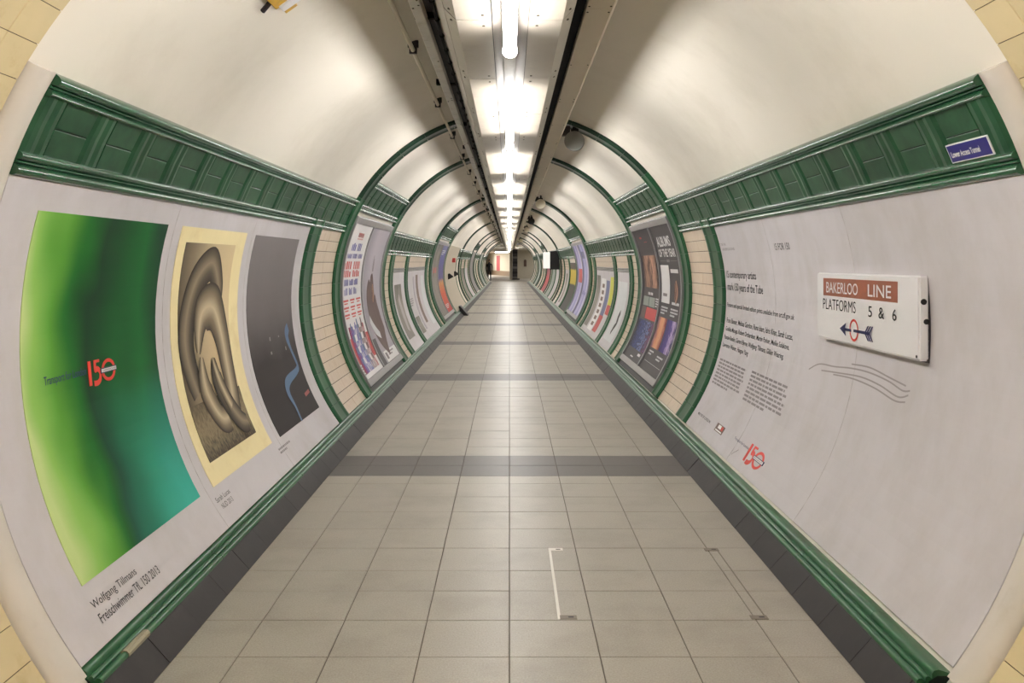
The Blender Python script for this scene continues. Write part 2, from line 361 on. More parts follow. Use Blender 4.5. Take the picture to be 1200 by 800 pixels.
# ---------------- floor
floor_mb = MB(); floor_mb.box(-1.46, 1.46, Y0, Y1, -.12, -.004); floor = tag(floor_mb.obj('floor', 'floor_grout'), kind='structure')
xs = [-1.34, -1.09, -.727, -.3635, 0, .3635, .727, 1.09, 1.34]
rows = []      # (y0, y1, band?)
y = 6.75; e = [6.75, 6.515, 6.148, 5.781, 5.414, 5.047, 4.68, 4.39, 4.03, 3.655, 3.29]
while e[-1] > Y0+.4: e.append(e[-1]-.365)
e = e[::-1]
rows += [(a, b, 0) for a, b in zip(e, e[1:])]
while y < 69.5:
    rows += [(y, y+.35, 1), (y+.35, y+.7, 1)]; y += .7
    L_ = 4.75 if y < 8 else 4.56
    for k in range(13):
        if y+L_/13 < 70.05: rows.append((y, y+L_/13, 0)); y += L_/13
        else: y = 99
far_t = MB(); near_t = MB(); bandfar = MB(); share = {}
for (a, b, bd) in rows:
    for i in range(8):
        x0, x1 = xs[i]+.0022, xs[i+1]-.0022
        g = .0012 if bd else .0018
        if 3.2 < a < 16.6 :
            k = (i, round(b-a, 3), bd)
            if k not in share:
                m = MB(); m.bbox(-(x1-x0)/2, (x1-x0)/2, -(b-a)/2+g, (b-a)/2-g, -.012, 0, .0015)
                share[k] = m.mesh('floor_tile', 'band_tile' if bd else 'floor_tile')
            link('floor_tile', share[k], floor, ((x0+x1)/2, (a+b)/2, random.uniform(-.0006, .0006)))
        else:
            (bandfar if bd else (far_t if a > 3.2 else near_t)).bbox(x0, x1, a+g, b-g, -.012, 0, .0015)
for m, nm, mt in ((far_t, 'floor_tile_field', 'floor_tile'), (near_t, 'floor_tile_field', 'floor_tile'), (bandfar, 'floor_tile_band', 'band_tile')):
    tag(m.obj(nm, mt, floor), kind='stuff')

# ---------------- splayed black skirting and green base moulding
def skirt_prof(s): return [(CX*0+s*1.338, 0), (s*1.338, .004), (s*1.428, .100), (s*1.52, .100), (s*1.52, -.02), (s*1.338, -.02)]
def bead(t0, t1, parts, d0=.012, amp=.03, n=6):
    """profile of round beads: parts = [(fraction, height)]"""
    pr = []; t = t0
    for fr, hgt in parts:
        for i in range(n+1):
            a = math.pi*i/n; pr.append((t+(t1-t0)*fr*(1-math.cos(a))/2, d0+amp*hgt*math.sin(a)))
        t += (t1-t0)*fr
    return pr
xyb = [(1.428, .101), (1.428, .112), (1.436, .120), (1.447, .121), (1.455, .113), (1.459, .112), (1.458, .122), (1.464, .128), (1.472, .128), (1.478, .121), (1.482, .121), (1.481, .136), (1.489, .148), (1.503, .152), (1.518, .148), (1.60, .12), (1.53, .09)]
for side, nm, n0 in ((-1, 'left', 1), (1, 'right', 2)):
    base = MB(); base.prism([(side*1.352, -.02), (side*1.352, .002), (side*1.437, .094), (side*1.54, .094), (side*1.54, -.02)], Y0, Y1)
    bb = tag(base.obj('baseboard_'+nm, 'grout'), kind='structure')
    m = MB(); g = .0015
    prof = [(side*1.338, .001), (side*1.428, .100), (side*1.50, .100), (side*1.50, .094), (side*1.434, .094), (side*1.350, .001)]
    m.prism(prof, -.1825+g, .1825-g); me = m.mesh('skirting_tile', 'skirting_black')
    far = MB(); y = 7.25-.365*29
    while y < 69.6:
        if 2.4 < y < 24: link('skirting_tile', me, bb, (random.uniform(-.0015, .0015), y+.1825, 0))
        elif y > Y0: far.prism(prof, y+g, y+.365-g)
        y += .365
    tag(far.obj('skirting_tile_run', 'skirting_black', bb), kind='stuff')
    # base moulding
    tr = MB(); tr.prism([(side*1.47, .09), (side*1.47, .11), (side*1.50, .13), (side*1.56, .13), (side*1.56, .09)], 3.2, Y1)
    t_ = tag(tr.obj('trim_%d' % n0, 'green_joint'), kind='structure')
    pieces = [3.2, 3.34+.4, 4.55, 5.3, 6.3, 7.3, 8.25]
    while pieces[-1] < 69: pieces.append(min(70, pieces[-1]+.95))
    farm = MB()
    for a, b in zip(pieces, pieces[1:]):
        pr = [(side*(x+random.uniform(-.0006, .0006)), z) for x, z in xyb]
        if a < 34:
            q = MB(); q.prism(pr, a+.001, b-.0015); o = q.obj('base_moulding', 'green_base', t_, 50)
        else: farm.prism(pr, a, b-.002)
    tag(farm.obj('base_moulding_run', 'green_base', t_, 50), kind='stuff')
# chipped patch on the left base moulding
q = MB(); q.prism([(-1.424, .102), (-1.424, .114), (-1.433, .124), (-1.449, .126), (-1.458, .118), (-1.45, .104)], 3.42, 3.62); q.obj('chipped_patch', 'chipped', bpy.data.objects['trim_1'])['label'] = 'bare grey chip broken out of the green glaze'

# ---------------- friezes with mouldings, section by section
SECT = [(3.2, 9.6, 0, 'near'), (9.84, 13.04, 8.2, 'near'), (13.36, 21.02, -6.6, 'mid'), (21.38, 25.32, 8.2, 'mid'), (25.78, 33.0, -6.6, 'far'), (33.5, 41.8, -6.6, 'far'), (42.3, 46.2, 8.2, 'far'), (46.7, 54.5, -6.6, 'far'), (55, 59, 8.2, 'far'), (59.5, 70, -6.6, 'far')]
tn = 3
UP = [(.48, 1.0), (.16, .45), (.36, .8)]; LO = [(.36, .8), (.16, .45), (.48, .9)]
for (a, b, off, lod) in SECT:
    for side in (-1, 1):
        if side < 0 and abs(a-25.78) < .1: a2 = 31.3
        else: a2 = a
        back = MB(); back.slab(side, a2, b, 19.6+off, 30.8+off, .010, back=-.02, bev=.001)
        root = tag(back.obj('trim_%d' % tn, 'green_joint'), kind='structure'); tn += 1
        # frieze tiles: full-height ribs and stacked pairs
        nb = max(1, round((b-a2)/.425)); pitch = (b-a2)/nb; ribw = pitch*.40; g = .0012
        run = MB()
        for i in range(nb):
            y = a2+pitch*i
            specs = [(y+g, y+ribw-g, 22.0+off, 28.7+off, .022, 1), (y+ribw+g, y+pitch-g, 22.0+off, 25.2+off, .015, 0), (y+ribw+g, y+pitch-g, 25.35+off, 28.7+off, .015, 0)]
            for (p, q, t0, t1, d, rib) in specs:
                dd = d+random.uniform(-.0012, .0012)
                if lod == 'near':
                    m = MB()
                    if rib:
                        w_ = q-p; pr = [(p, 0), (p, .012), (p+w_*.12, dd), (p+w_*.3, dd+.003), (p+w_*.5, dd-.001), (p+w_*.7, dd+.003), (p+w_*.88, dd), (q, .012), (q, 0)]
                        pa, pb = (t0, t1) if side > 0 else (180-t1, 180-t0); m.sweept(pr, pa, pb, 2)
                    else: m.slab(side, p, q, t0, t1, dd, bev=.0025)
                    m.obj('frieze_tile', 'green_frieze', root)
                else: run.slab(side, p, q, t0, t1, dd, bev=.002, step=8)
        if lod != 'near': tag(run.obj('frieze_tile_run', 'green_frieze', root, fix=False), kind='stuff')
        ys = [a2]
        while ys[-1] < b-.3: ys.append(min(b, ys[-1]+1.05*random.uniform(.9, 1.05)))
        ys[-1] = b
        for p, q in zip(ys, ys[1:]):
            for (t0, t1, prt) in ((28.5, 31.1, UP[::-1]), (19.3, 22.1, LO[::-1])):
                m = MB(); m.sweepz(side, bead(t0+off, t1+off, prt, .010+random.uniform(-.001, .001), .034), p+.001, q-.0015); m.obj('moulding', 'green_mould', root, 50)

# ---------------- rings
def ring_prof(y0, y1, d=.045):
    w_ = y1-y0
    return [(y0, -.01), (y0, d*.5), (y0+w_*.06, d*.95), (y0+w_*.16, d), (y0+w_*.22, d*.75), (y0+w_*.3, d*.7), (y0+w_*.7, d*.7), (y0+w_*.78, d*.75), (y0+w_*.84, d), (y0+w_*.94, d*.95), (y1, d*.5), (y1, -.01)]
RINGS = [(9.56, 9.88), (13.0, 13.4), (20.98, 21.42), (25.28, 25.82), (33.02, 33.44), (41.82, 42.24), (46.22, 46.66), (54.52, 54.96), (59.02, 59.46), (66, 66.4), (69.6, 70.02)]
for i, (a, b) in enumerate(RINGS):
    if i < 4:
        core = MB(); core.sweept([(a+.03, -.01), (a+.03, .02), (b-.03, .02), (b-.03, -.01)], -36.3, 216.3, 60)
        root = tag(core.obj('trim_%d' % tn, 'green_joint', None, 40), kind='structure'); tn += 1
        segs = [-36.0+(252.0)*k/26 for k in range(27)]
        for p, q in zip(segs, segs[1:]):
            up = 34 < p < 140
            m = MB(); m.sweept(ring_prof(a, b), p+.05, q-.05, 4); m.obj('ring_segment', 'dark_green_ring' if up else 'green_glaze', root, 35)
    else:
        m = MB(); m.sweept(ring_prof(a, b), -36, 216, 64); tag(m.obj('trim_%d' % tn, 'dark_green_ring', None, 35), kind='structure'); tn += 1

# ---------------- green uprights between panels
def upright(side, y0, y1, t0, t1, near):
    global tn
    if near:
        core = MB(); core.slab(side, y0+.02, y1-.02, t0, t1, .02, back=-.01)
        root = tag(core.obj('trim_%d' % tn, 'green_joint'), kind='structure'); tn += 1
        n = max(1, round((t1-t0)/5))
        for k in range(n):
            p = t0+(t1-t0)*k/n+.05; q = t0+(t1-t0)*(k+1)/n-.05
            pa, pb = (p, q) if side > 0 else (180-q, 180-p)
            m = MB(); m.sweept(ring_prof(y0, y1, .04), pa, pb, 2); m.obj('upright_tile', 'green_glaze', root, 35)
    else:
        pa, pb = (t0, t1) if side > 0 else (180-t1, 180-t0)
        m = MB(); m.sweept(ring_prof(y0, y1, .04), pa, pb, 20); tag(m.obj('trim_%d' % tn, 'green_glaze', None, 35), kind='structure'); tn += 1
for side in (-1, 1):
    upright(side, 8.06, 8.48, -36, 22.3, True)
    for (a, b) in ((14.0, 14.4), (16.1, 16.5), (19.95, 20.4)): upright(side, a, b, -36, 14.6, True)
    for (a, b) in ((28.6, 28.9), (31.2, 31.5), (34.4, 34.7), (37.2, 37.5), (40.4, 40.7), (47.6, 47.9), (50, 50.3), (53, 53.3), (60.5, 60.8), (63, 63.3)):
        if side < 0 and a < 30: continue
        upright(side, a, b, -36, 14.6, False)
# horizontal green-grey rails of the mid section
for side in (-1, 1):
    for (a, b) in ((14.42, 16.08), (16.52, 19.93)):
        m = MB(); m.sweepz(side, bead(4.4, 6.6, [(.4, .7), (.2, .4), (.4, .7)], .012, .02), a, b); tag(m.obj('trim_%d' % tn, 'mid_grey', None, 50), kind='structure'); tn += 1

# ---------------- wall tiling panels
def tile_panel(side, y0, y1, t0, t1, rows_, cols, wall, mt='buff_tile', g=.0026, d=.012, stuff=False):
    bk = MB(); bk.slab(side, y0, y1, t0, t1, .006, back=-.01); bo = bk.obj('grout_bed', 'grout', wall)
    dt = (t1-t0)/rows_; run = MB(); gt = math.degrees(g/R)
    for r in range(rows_):
        for c in range(cols):
            p = y0+(y1-y0)*c/cols+g*.5; q = y0+(y1-y0)*(c+1)/cols-g*.5
            m = run if stuff else MB()
            m.slab(side, p, q, t0+dt*r+gt, t0+dt*(r+1)-gt, d+random.uniform(-.0006, .0006), bev=.0015, step=6)
            if not stuff: m.obj('wall_tile', mt, wall, fix=True)
    if stuff: tag(run.obj('wall_tile_run', mt, wall), kind='stuff')
for side, wall in ((-1, wall_l), (1, wall_r)):
    tile_panel(side, 8.48, 9.56, -36, 19.3, 17, 2, wall)
    tile_panel(side, 13.4, 14.0, -36, 12.7, 15, 1, wall)
    tile_panel(side, 14.4, 16.1, 6.5, 12.7, 2, 3, wall)
    tile_panel(side, 16.5, 19.95, 6.5, 12.7, 2, 5, wall)
    tile_panel(side, 20.4, 20.98, -36, 12.7, 15, 1, wall)
    for (a, b) in ((28.9, 31.2), (31.5, 33.0), (33.5, 34.4), (34.7, 37.2), (37.5, 40.4), (40.7, 41.8), (46.7, 47.6), (50.3, 53), (59.5, 60.5), (63.3, 66)):
        if side < 0 and a < 32: continue
        tile_panel(side, a, b, 2, 12.7, 4, 3, wall, stuff=True, g=.004)
        tile_panel(side, a, b, -36, 2, 12, 3, wall, stuff=True, g=.004)

# cream tiled ring around the mouth, nearest the camera
nt_ = 64; p0, p1 = -40, 220; rowsY = [3.018-.185*k for k in range(0, 30)]
far = MB()
for r in range(len(rowsY)-1):
    yb, ya = rowsY[r], rowsY[r+1]
    if ya < Y0: break
    for k in range(nt_):
        a = p0+(p1-p0)*k/nt_; b = p0+(p1-p0)*(k+1)/nt_
        aa = a if a < 90 else 180-b; deg = max(-90, (aa if a < 90 else aa))
        vis = r < 3 and (deg > 20 and deg < 62 or deg < -20)
        m = MB() if vis else far
        pr = [(ya+.001, -.002), (ya+.001, .007), (ya+.0035, .010), (yb-.0035, .010), (yb-.001, .007), (yb-.001, -.002)]
        jt = random.uniform(-.03, .03)
        m.sweept(pr, a+.045+jt*0, b-.045, 2)
        if vis: m.obj('cream_tile', 'cream_tile', wall_l if a > 90 else wall_r)
tag(far.obj('cream_tile_field', 'cream_tile', near_ceiling), kind='stuff')
m = MB(); m.sweept([(Y0, -.01), (Y0, .004), (3.016, .004), (3.016, -.01)], -42, 222, 100); m.obj('tile_grout', 'grout', near_ceiling, 40)
for side in (-1, 1):          # rounded plaster bead that frames the mouth
    pa, pb = (-37, 31.2) if side > 0 else (148.8, 217)
    m = MB(); pr = [(3.022, -.01), (3.022, .004), (3.035, .020), (3.06, .033), (3.10, .036), (3.14, .030), (3.175, .018), (3.198, .014), (3.198, -.01)]
    m.sweept(pr, pa, pb, 34); tag(m.obj('trim_%d' % tn, 'bead_plaster', None, 60), kind='structure'); tn += 1

# ------------------------------------------------------------------ suspended soffit and lights
SZ = H+1.0
tr = MB(); tr.box(-.069, .078, -3.4, 80, SZ+.004, SZ+.03)
tr.box(-.216, -.071, -3.4, 80, SZ+.0105, SZ+.014, 1); tr.box(.079, .216, -3.4, 80, SZ+.0105, SZ+.014, 1); tr.box(-.26, -.25, -3.4, 80, SZ+.075, SZ+.09); tr.box(.26, .27, -3.4, 80, SZ+.075, SZ+.09)
soffit = tag(tr.obj('trim_%d' % tn, ['channel_metal', 'black']), kind='structure'); tn += 1
j0 = 3.78-1.2*6
def panel_mesh(s):
    x0, x1, x2 = (.0745 if s < 0 else .081)*s, .22*s, .272*s
    mb = MB(); mb.prism([(x0, SZ), (x1, SZ), (x2, SZ+.054), (x2, SZ+.062), (x1-.003*s, SZ+.008), (x0, SZ+.008)], .004, 1.196)
    for yy in (.08, 1.12):
        for xx in (x0+.035*s,): mb.tube((xx, yy, SZ-.003), (xx, yy, SZ+.001), .006, 8, 1)
        mb.tube((x1+.026*s, yy, SZ+.023), (x1+.024*s, yy, SZ+.03), .006, 8, 1)
    return mb.mesh('soffit_panel', ['metal_panel', 'screw'])
for s in (-1, 1):
    me = panel_mesh(s)
    for k in range(70):
        if j0+1.2*(k+1) > 80: break
        link('soffit_panel', me, soffit, (0, j0+1.2*k, random.uniform(-.0012, .0012)))
hang = MB()
for k in range(34):
    y = -2+2.4*k
    if y > 69: break
    for xx in (-.12, .12): hang.tube((xx, y, SZ+.01), (xx, y, CZ+math.sqrt(R*R-(xx-CX)**2)+.02), .005, 6)
tag(hang.obj('hanger_rods', 'screw', soffit), kind='stuff')
# side cover on the left between soffit and tray
m = MB(); m.prism([(-.272, SZ+.075), (-.340, SZ+.170), (-.347, SZ+.170), (-.278, SZ+.071)], -3.4, 69.5)
o = m.obj('side_cover', 'metal_panel', soffit)

# strip lights
TY = SZ-.10
def make_light(y0, y1):
    root = empty('strip_light', (0.002, y0, TY))
    m = MB(); m.box(-.026, .030, y0-1.24, y1+.04, SZ-.055, SZ+.004); m.box(-.020, .024, y0-1.24, y1+.04, SZ-.062, SZ-.055); m.obj('batten', 'white_steel', root)
    m = MB(); m.tube((.002, y0, TY), (.002, y1, TY), .027, 20); m.obj('tube', 'tube', root, 40)
    for yy, e_ in ((y1, 1),):
        m = MB(); m.tube((.002, yy-.012*e_, TY), (.002, yy+.022*e_, TY), .033 if e_ > 0 else .016, 20, 0); (m.box(-.014, .018, yy-.01, yy+.02, TY, SZ-.05) if e_ > 0 else None); m.obj('end_cap', 'white_steel', root, 40)
    return root
ords = ['nearest', 'second', 'third', 'fourth', 'fifth', 'sixth', 'seventh', 'eighth', 'ninth', 'tenth']
first = make_light(3.9-1.95, 3.9)
for k in range(-1, 24):
    o = first if k == 0 else copy_tree(first, (0, 3.22*k, 0))
    if k == -1: lb = 'fluorescent strip light behind the camera on the soffit over the tiled mouth'
    elif k == 0: lb = 'glowing fluorescent strip light running out of the picture top, nearest on the soffit'
    elif k < 10: lb = '%s glowing fluorescent strip light along the soffit counting from the picture top' % ords[k]
    else: lb = 'one of the small far fluorescent strip lights merging into a bright line down the soffit'
    tag(o, lb, 'light', 'fluorescent strip lights under the soffit' if k < 10 else 'far strip lights merging into a bright line')

# right: black strip colouring in the shade of the gap, then painted trunking
m = MB(); m.box(.290, .354, -3.4, 69.5, H+1.20, H+1.28); tag(m.obj('gap_shade_strip', 'black_rubber_gap'), 'long black strip painted for the shaded gap beside the soffit, left of the cream trunking', 'shaded gap')
root = empty('ceiling_trunking', (.42, 3, H+1.177))
pitch = 2.4
for k in range(34):
    a = -3.3+pitch*k+.35
    if a+pitch > 69.6: break
    m = MB(); m.bbox(.355, .487, a+.001, a+pitch-.001, 0, .001, .0005) if False else None
    m = MB(); z0 = H+1.177
    m.prism([(.356, z0+.003), (.360, z0), (.478, z0), (.494, z0+.014), (.494, z0+.125), (.356, z0+.125)], a+.0015, a+pitch-.0015, 0)
    for yy in (a+.05, a+1.2, a+pitch-.05):
        for xx in (.368, .468): m.tube((xx, yy, z0-.003), (xx, yy, z0+.001), .005, 8, 1)
    if k < 14: m.obj('trunking_length', ['painted_duct', 'screw'], root)
    else:
        if k == 14: run = MB()
        run.v and None
        b_ = len(run.v); run.v += m.v; run.f += [tuple(i+b_ for i in q) for q in m.f]; run.m += m.m; run.uv += m.uv
tag(run.obj('trunking_run', ['painted_duct', 'screw'], root), kind='stuff')
tag(root, 'wide cream painted trunking box hung right of the black gap strip, screws along both edges', 'trunking')
# left: tray, cable, white bar, conduit
root = empty('cable_tray', (-.375, 3, H+1.22))
m = MB(); m.box(-.43, -.348, -3.4, 69.5, H+1.235, H+1.245); m.box(-.43, -.425, -3.4, 69.5, H+1.22, H+1.235); m.obj('tray_base', 'dark_tray', root)
for k in range(34):
    y = -2.6+1.27*k*1.4
    if y > 68: break
    m = MB(); m.box(-.505, -.335, y, y+.05, H+1.225, H+1.262) if k % 2 else m.box(-.47, -.335, y, y+.03, H+1.205, H+1.240)
    m.obj('bracket', 'black_rubber_gap', root)
tag(root, 'dark steel cable tray on black brackets, between the soffit and white bar', 'cable tray')
m = MB(); z = H+1.143; r_ = .009; y = -3.4; pts = []
while y < 69: pts.append((-.341+.0035*math.sin(y*2.3), y, z+.004*math.sin(y*1.7))); y += .42
for p, q in zip(pts, pts[1:]): m.tube(p, q, r_, 6, caps=False)
cb = m.obj('power_cable', 'black_rubber_gap', None, 60); tag(cb, 'thin black cable with ties along the left tray edge', 'cable')
tie = MB(); tie.tube((0, -.006, 0), (0, .006, 0), .013, 8); tie.tube((.01, 0, 0), (.03, 0, .006), .004, 6); tm = tie.mesh('cable_tie', 'black_rubber_gap')
y = 1.2
while y < 34: link('cable_tie', tm, cb, (-.341, y, z)); y += .31
root = empty('white_bar', (-.43, 3, H+1.17)); z0 = H+1.17; run = MB()
for k in range(32):
    a = -3.2+2.44*k; m = MB() if k < 14 else run
    if a > 67.1: break
    m.prism([(-.404, z0+.003), (-.407, z0), (-.452, z0), (-.456, z0+.004), (-.456, z0+.045), (-.404, z0+.045)], a+.001, a+2.439, 0)
    for yy in (.04, .09, 1.2, 2.4): m.tube((-.415 if yy != .09 else -.445, a+yy, z0-.003), (-.415 if yy != .09 else -.445, a+yy, z0+.001), .005, 8, 1)
    if k < 14: m.obj('bar_length', ['white_steel', 'screw'], root)
tag(run.obj('bar_run', ['white_steel', 'screw'], root), kind='stuff')
tag(root, 'straight off-white steel trunking bar hung left of the cable tray', 'trunking')
root = empty('conduit_pipe', (-.66, 3, H+1.44))
m = MB(); m.tube((-.64, -3.3, H+1.405), (-.64, 3.9, H+1.405), .018, 10); m.tube((-.64, 3.9, H+1.405), (-.64, 3.98, H+1.405), .023, 10); m.tube((-.64, 3.98, H+1.405), (-.64, 69.5, H+1.405), .015, 10); m.obj('pipe', 'conduit', root, 40)
for k in range(30):
    y = 1.85+2.1*k
    if y > 68: break
    m = MB(); m.box(-.665, -.615, y, y+.03, H+1.384, H+1.44); m.box(-.675, -.605, y, y+.03, H+1.425, H+1.47); m.obj('clip', 'dark_tray', root)
tag(root, 'thin cream conduit pipe clipped to the vault, outermost of the left ceiling runs', 'pipe')

# loudspeakers under the vault
def speaker(y, front, lb, x=.68):
    zc = H+1.275; root = empty('loudspeaker', (x, y, zc+.2))
    m = MB(); m.tube((x, y, zc), (x+.01, y+.05, zc), .105, 24); m.tube((x+.01, y+.05, zc), (x+.03, y+.16, zc), .103, 24, 0, .05); m.obj('horn', front, root, 35)
    m = MB(); m.tube((x-.001, y-.008, zc), (x, y+.002, zc), .096, 24); m.obj('grille', front, root, 35)
    m = MB(); m.box(x-.03, x+.05, y+.04, y+.12, zc+.09, zc+.135); m.box(x-.16, x-.04, y+.02, y+.10, zc+.06, zc+.16); m.box(x-.01, x+.03, y+.07, y+.10, zc+.13, CZ+math.sqrt(R*R-(x+.03-CX)**2)+.01); m.obj('bracket', 'dark_tray', root)
    tag(root, lb, 'speaker')
speaker(9.6, 'speaker_grey', 'round grey-faced loudspeaker under the vault, nearest and largest on the right')
speaker(20.0, 'speaker_cream', 'cream-faced round loudspeaker under the vault, second one down the tunnel')
speaker(28.5, 'black', 'small black-faced loudspeaker under the vault, third one down the tunnel')
speaker(36.0, 'speaker_cream', 'small cream loudspeaker, fourth under the vault on the right')
speaker(54.0, 'speaker_cream', 'tiny cream loudspeaker at the far end of the vault, last of the row')

# yellow tag box at the top left of the vault
root = empty('cable_box', W(-1, 4.2, 54, .03))
m = MB(); m.slab(-1, 4.12, 4.27, 53.2, 56, .035, 0, .004); m.obj('housing', 'yellow', root)
m = MB(); m.slab(-1, 4.31, 4.40, 53.9, 56, .030, 0, .004); m.obj('cover', 'yellow', root)
m = MB(); m.slab(-1, 4.25, 4.33, 53.8, 57, .042, .01, .003); m.obj('label_plate', 'white_label', root)
m = MB(); m.tube(W(-1, 4.19, 53.2, .02), W(-1, 4.22, 51.6, .02), .012, 8); m.obj('gland', 'dark_tray', root); m = MB(); m.tube(W(-1, 4.12, 54, .02), W(-1, 4.02, 54.6, .015), .018, 8); m.obj('gland', 'dark_tray', root)
tag(root, 'small yellow junction box with white label high on the left vault', 'box')

# ------------------------------------------------------------------ near left billboard
D = .016
def sheet_obj(name, side, y0, y1, t0, t1, m, lb, cat, d=D, back=0.0, group=None):
    mb = MB(); mb.slab(side, y0, y1, t0, t1, d, back, .0015, 2.5); o = mb.obj(name, m); tag(o, lb, cat, group)
    return o, Sheet(side, y0, y1, t0, t1, d)
S, A = sheet_obj('billboard_poster', -1, 3.2, 8.05, -35.9, 19.3, 'sheet', 'large pale grey billboard sheet with three art prints, filling the near left wall', 'poster')
def box_sheet(side, y0, y1, t0, t1, d): return Sheet(side, y0, y1, t0, t1, d)
def on(side, base, name, y0, y1, t0, t1, m, lift=.003, label=None):
    mb = MB(); mb.slab(side, y0, y1, t0, t1, D+lift, D-.002, .0005, 2.5); o = mb.obj(name, m, base); 
    if label: o['label'] = label
    return o, Sheet(side, y0, y1, t0, t1, D+lift)
def yt(sh, body, y0, y1, t0, t1, m, base, bold=0, name='lettering', label=None, lift=.0015):
    """text placed by wall coordinates: y0,y1 along the tunnel (sorted), t0..t1 angles"""
    s = Sheet(sh.side, y0, y1, t0, t1, sh.d); return s.text(name, body, 0, 1, 0, 1, m, base, lift, bold, label)
g_, G = on(-1, S, 'green_artwork', 3.46, 4.78, -29, 15.75, 'green_art', label='abstract print blending yellow-green, dark green and teal')
yt(G, 'Transport for London', 3.62, 3.98, -5.7, -4.3, 'dark_blue_text', g_, .004)
def logo150(side, base, yl, yr, t0, t1, d, tilt=0):
    """'150' whose nought is a ring crossed by a bar; yl/yr = left and right as read"""
    s = Sheet(side, min(yl, yr), max(yl, yr), t0, t1, d)
    s.rect('numeral_bar', 0, .10, 0, 1, 'red', base, .002)
    s.rect('numeral_top', .22, .42, .88, 1, 'red', base, .002)
    s.ribbon('numeral', [(.25, .95), (.245, .6), (.33, .62), (.42, .45), (.40, .18), (.30, .05), (.17, .06)], [.045]*7, 'red', base, .002)
    asp = 1; v = []; f = []; n = 32
    for i in range(n):
        a = 2*math.pi*i/n
        for q in (.78, 1.14): v.append(s.pt(.73+.235*q*math.cos(a), .47+.42*q*math.sin(a), .003))
    f = [(2*i, 2*i+1, (2*i+3) % (2*n), (2*i+2) % (2*n)) for i in range(n)]
    link('ring', mesh_from('ring', v, f, 'red', fix=False), base)
    s.rect('bar', .43, 1.03, .38, .60, 'navy', base, .0045); s.rect('bar_face', .45, 1.01, .42, .56, 'white_print', base, .0055)
    s.text('bar_lettering', 'UNDERGROUND', .48, .98, .45, .53, 'navy', base, .0070)
logo150(-1, g_, 4.0, 4.27, -7.0, -3.7, G.d)
k_, K = on(-1, S, 'mounted_print', 4.99, 6.22, -29.1, 15.8, 'paper_cream', label='cream mount round a sepia print')
pic, PK = on(-1, k_, 'sepia_print', 5.10, 6.02, -25.4, 13.1, 'sepia_back', .0045)
PK.rect('ground', .0, 1.0, 0, .26, 'sepia_grain', pic, .001)
PK.ribbon('loop', [(.20, .30), (.12, .55), (.28, .80), (.55, .90), (.74, .78), (.72, .66)], [.11, .135, .135, .12, .10, .05], 'sepia_tube_dark', pic, .002)
PK.ribbon('loop', [(.32, .48), (.42, .66), (.66, .68), (.82, .52), (.84, .30), (.74, .14)], [.03, .15, .17, .15, .13, .12], 'sepia_tube', pic, .003)
PK.ribbon('loop', [(.36, .46), (.34, .30), (.46, .16), (.60, .14)], [.03, .12, .11, .09], 'sepia_tube', pic, .004)
PK.ribbon('loop', [(.58, .44), (.58, .34), (.66, .22), (.80, .10), (.92, .07)], [.03, .10, .11, .10, .06], 'sepia_tube_dark', pic, .005)
PK.ribbon('loop', [(.56, .44), (.62, .32), (.72, .18)], [.02, .07, .07], 'sepia_tube', pic, .006)
d_, DM = on(-1, S, 'dark_artwork', 6.44, 7.76, -29.2, 15.6, 'dark_map', label='dark grey print with a thin blue winding line')
DM.ribbon('blue_line', [(.86, .50), (.80, .46), (.84, .38), (.90, .28), (.84, .25), (.58, .22), (.50, .17), (.52, .08), (.50, .0)], [.03, .04, .02, .02, .02, .03, .035, .018, .014], 'river', d_, .002)
DM.ribbon('red_mark', [(.82, .105), (.95, .115)], [.012, .012], 'dim_red', d_, .002)
DM.strips('speck', [(.40, .425, .455, .475), (.38, .41, .385, .40), (.72, .74, .38, .40), (.60, .62, .46, .47)], 'mid_grey', d_, .002)
yt(A, 'Wolfgang Tillmans', 3.45, 3.85, -32.3, -31.0, 'ink', S, .002)
yt(A, 'Freischwimmer TfL 150 2013', 3.45, 4.02, -33.9, -32.7, 'ink', S, .002)
yt(A, 'Sarah Lucas', 4.93, 5.16, -31.6, -30.7, 'ink', S, .002); yt(A, 'NUD 2013', 4.96, 5.14, -33.0, -32.1, 'ink', S, .002)
yt(A, 'Melvin Galapon', 6.30, 6.60, -31.6, -30.9, 'ink_soft', S, .002) if False else A.strips('caption', A.word_bars(.632, .70, .062, .09, 2), 'ink_soft', S, .0025)
# horizontal seams between pasted strips
for yy in (4.88, 6.36):
    m = MB(); m.slab(-1, yy, yy+.003, -35.9, 19.3, D+.0006, D-.001, .0002, 4); m.obj('sheet_seam', 'sheet_line', S)

# ------------------------------------------------------------------ near right billboard
S, B = sheet_obj('billboard_poster', 1, 3.2, 8.05, -35.9, 19.3, 'sheet', 'large pale grey billboard sheet of printed text, on the near right wall behind the sign', 'poster')
T = lambda body, y0, y1, t0, t1, m='ink', bold=.012: yt(B, body, y0, y1, t0, t1, m, S, bold)
T('ART ON THE', 8.00, 8.28-.2, 14.2, 14.8, 'ink_soft') if False else T('ART ON THE', 7.82, 8.08, 14.0, 14.7, 'ink_soft')
T('UNDERGROUND', 7.55, 7.98, 12.7, 13.4, 'ink_soft')
T('15 FOR 150', 6.07, 6.41, 12.2, 13.7)
T('15 contemporary artists', 7.03, 7.98, 4.9, 7.3)
T('mark 150 years of the Tube', 6.87, 7.98, 1.6, 4.2)
T('Posters and special limited edition prints available from art.tfl.gov.uk', 6.12, 8.00, -2.6, -1.1, 'ink', .010)
T('Fiona Banner, Melissa Gordon, Runa Islam, Idris Khan, Sarah Lucas,', 6.12, 7.98, -6.6, -5.1)
T('Goshka Macuga, Robert Orchardson, Martin Parker, Melike Solakova,', 6.17, 7.98, -8.9, -7.4)
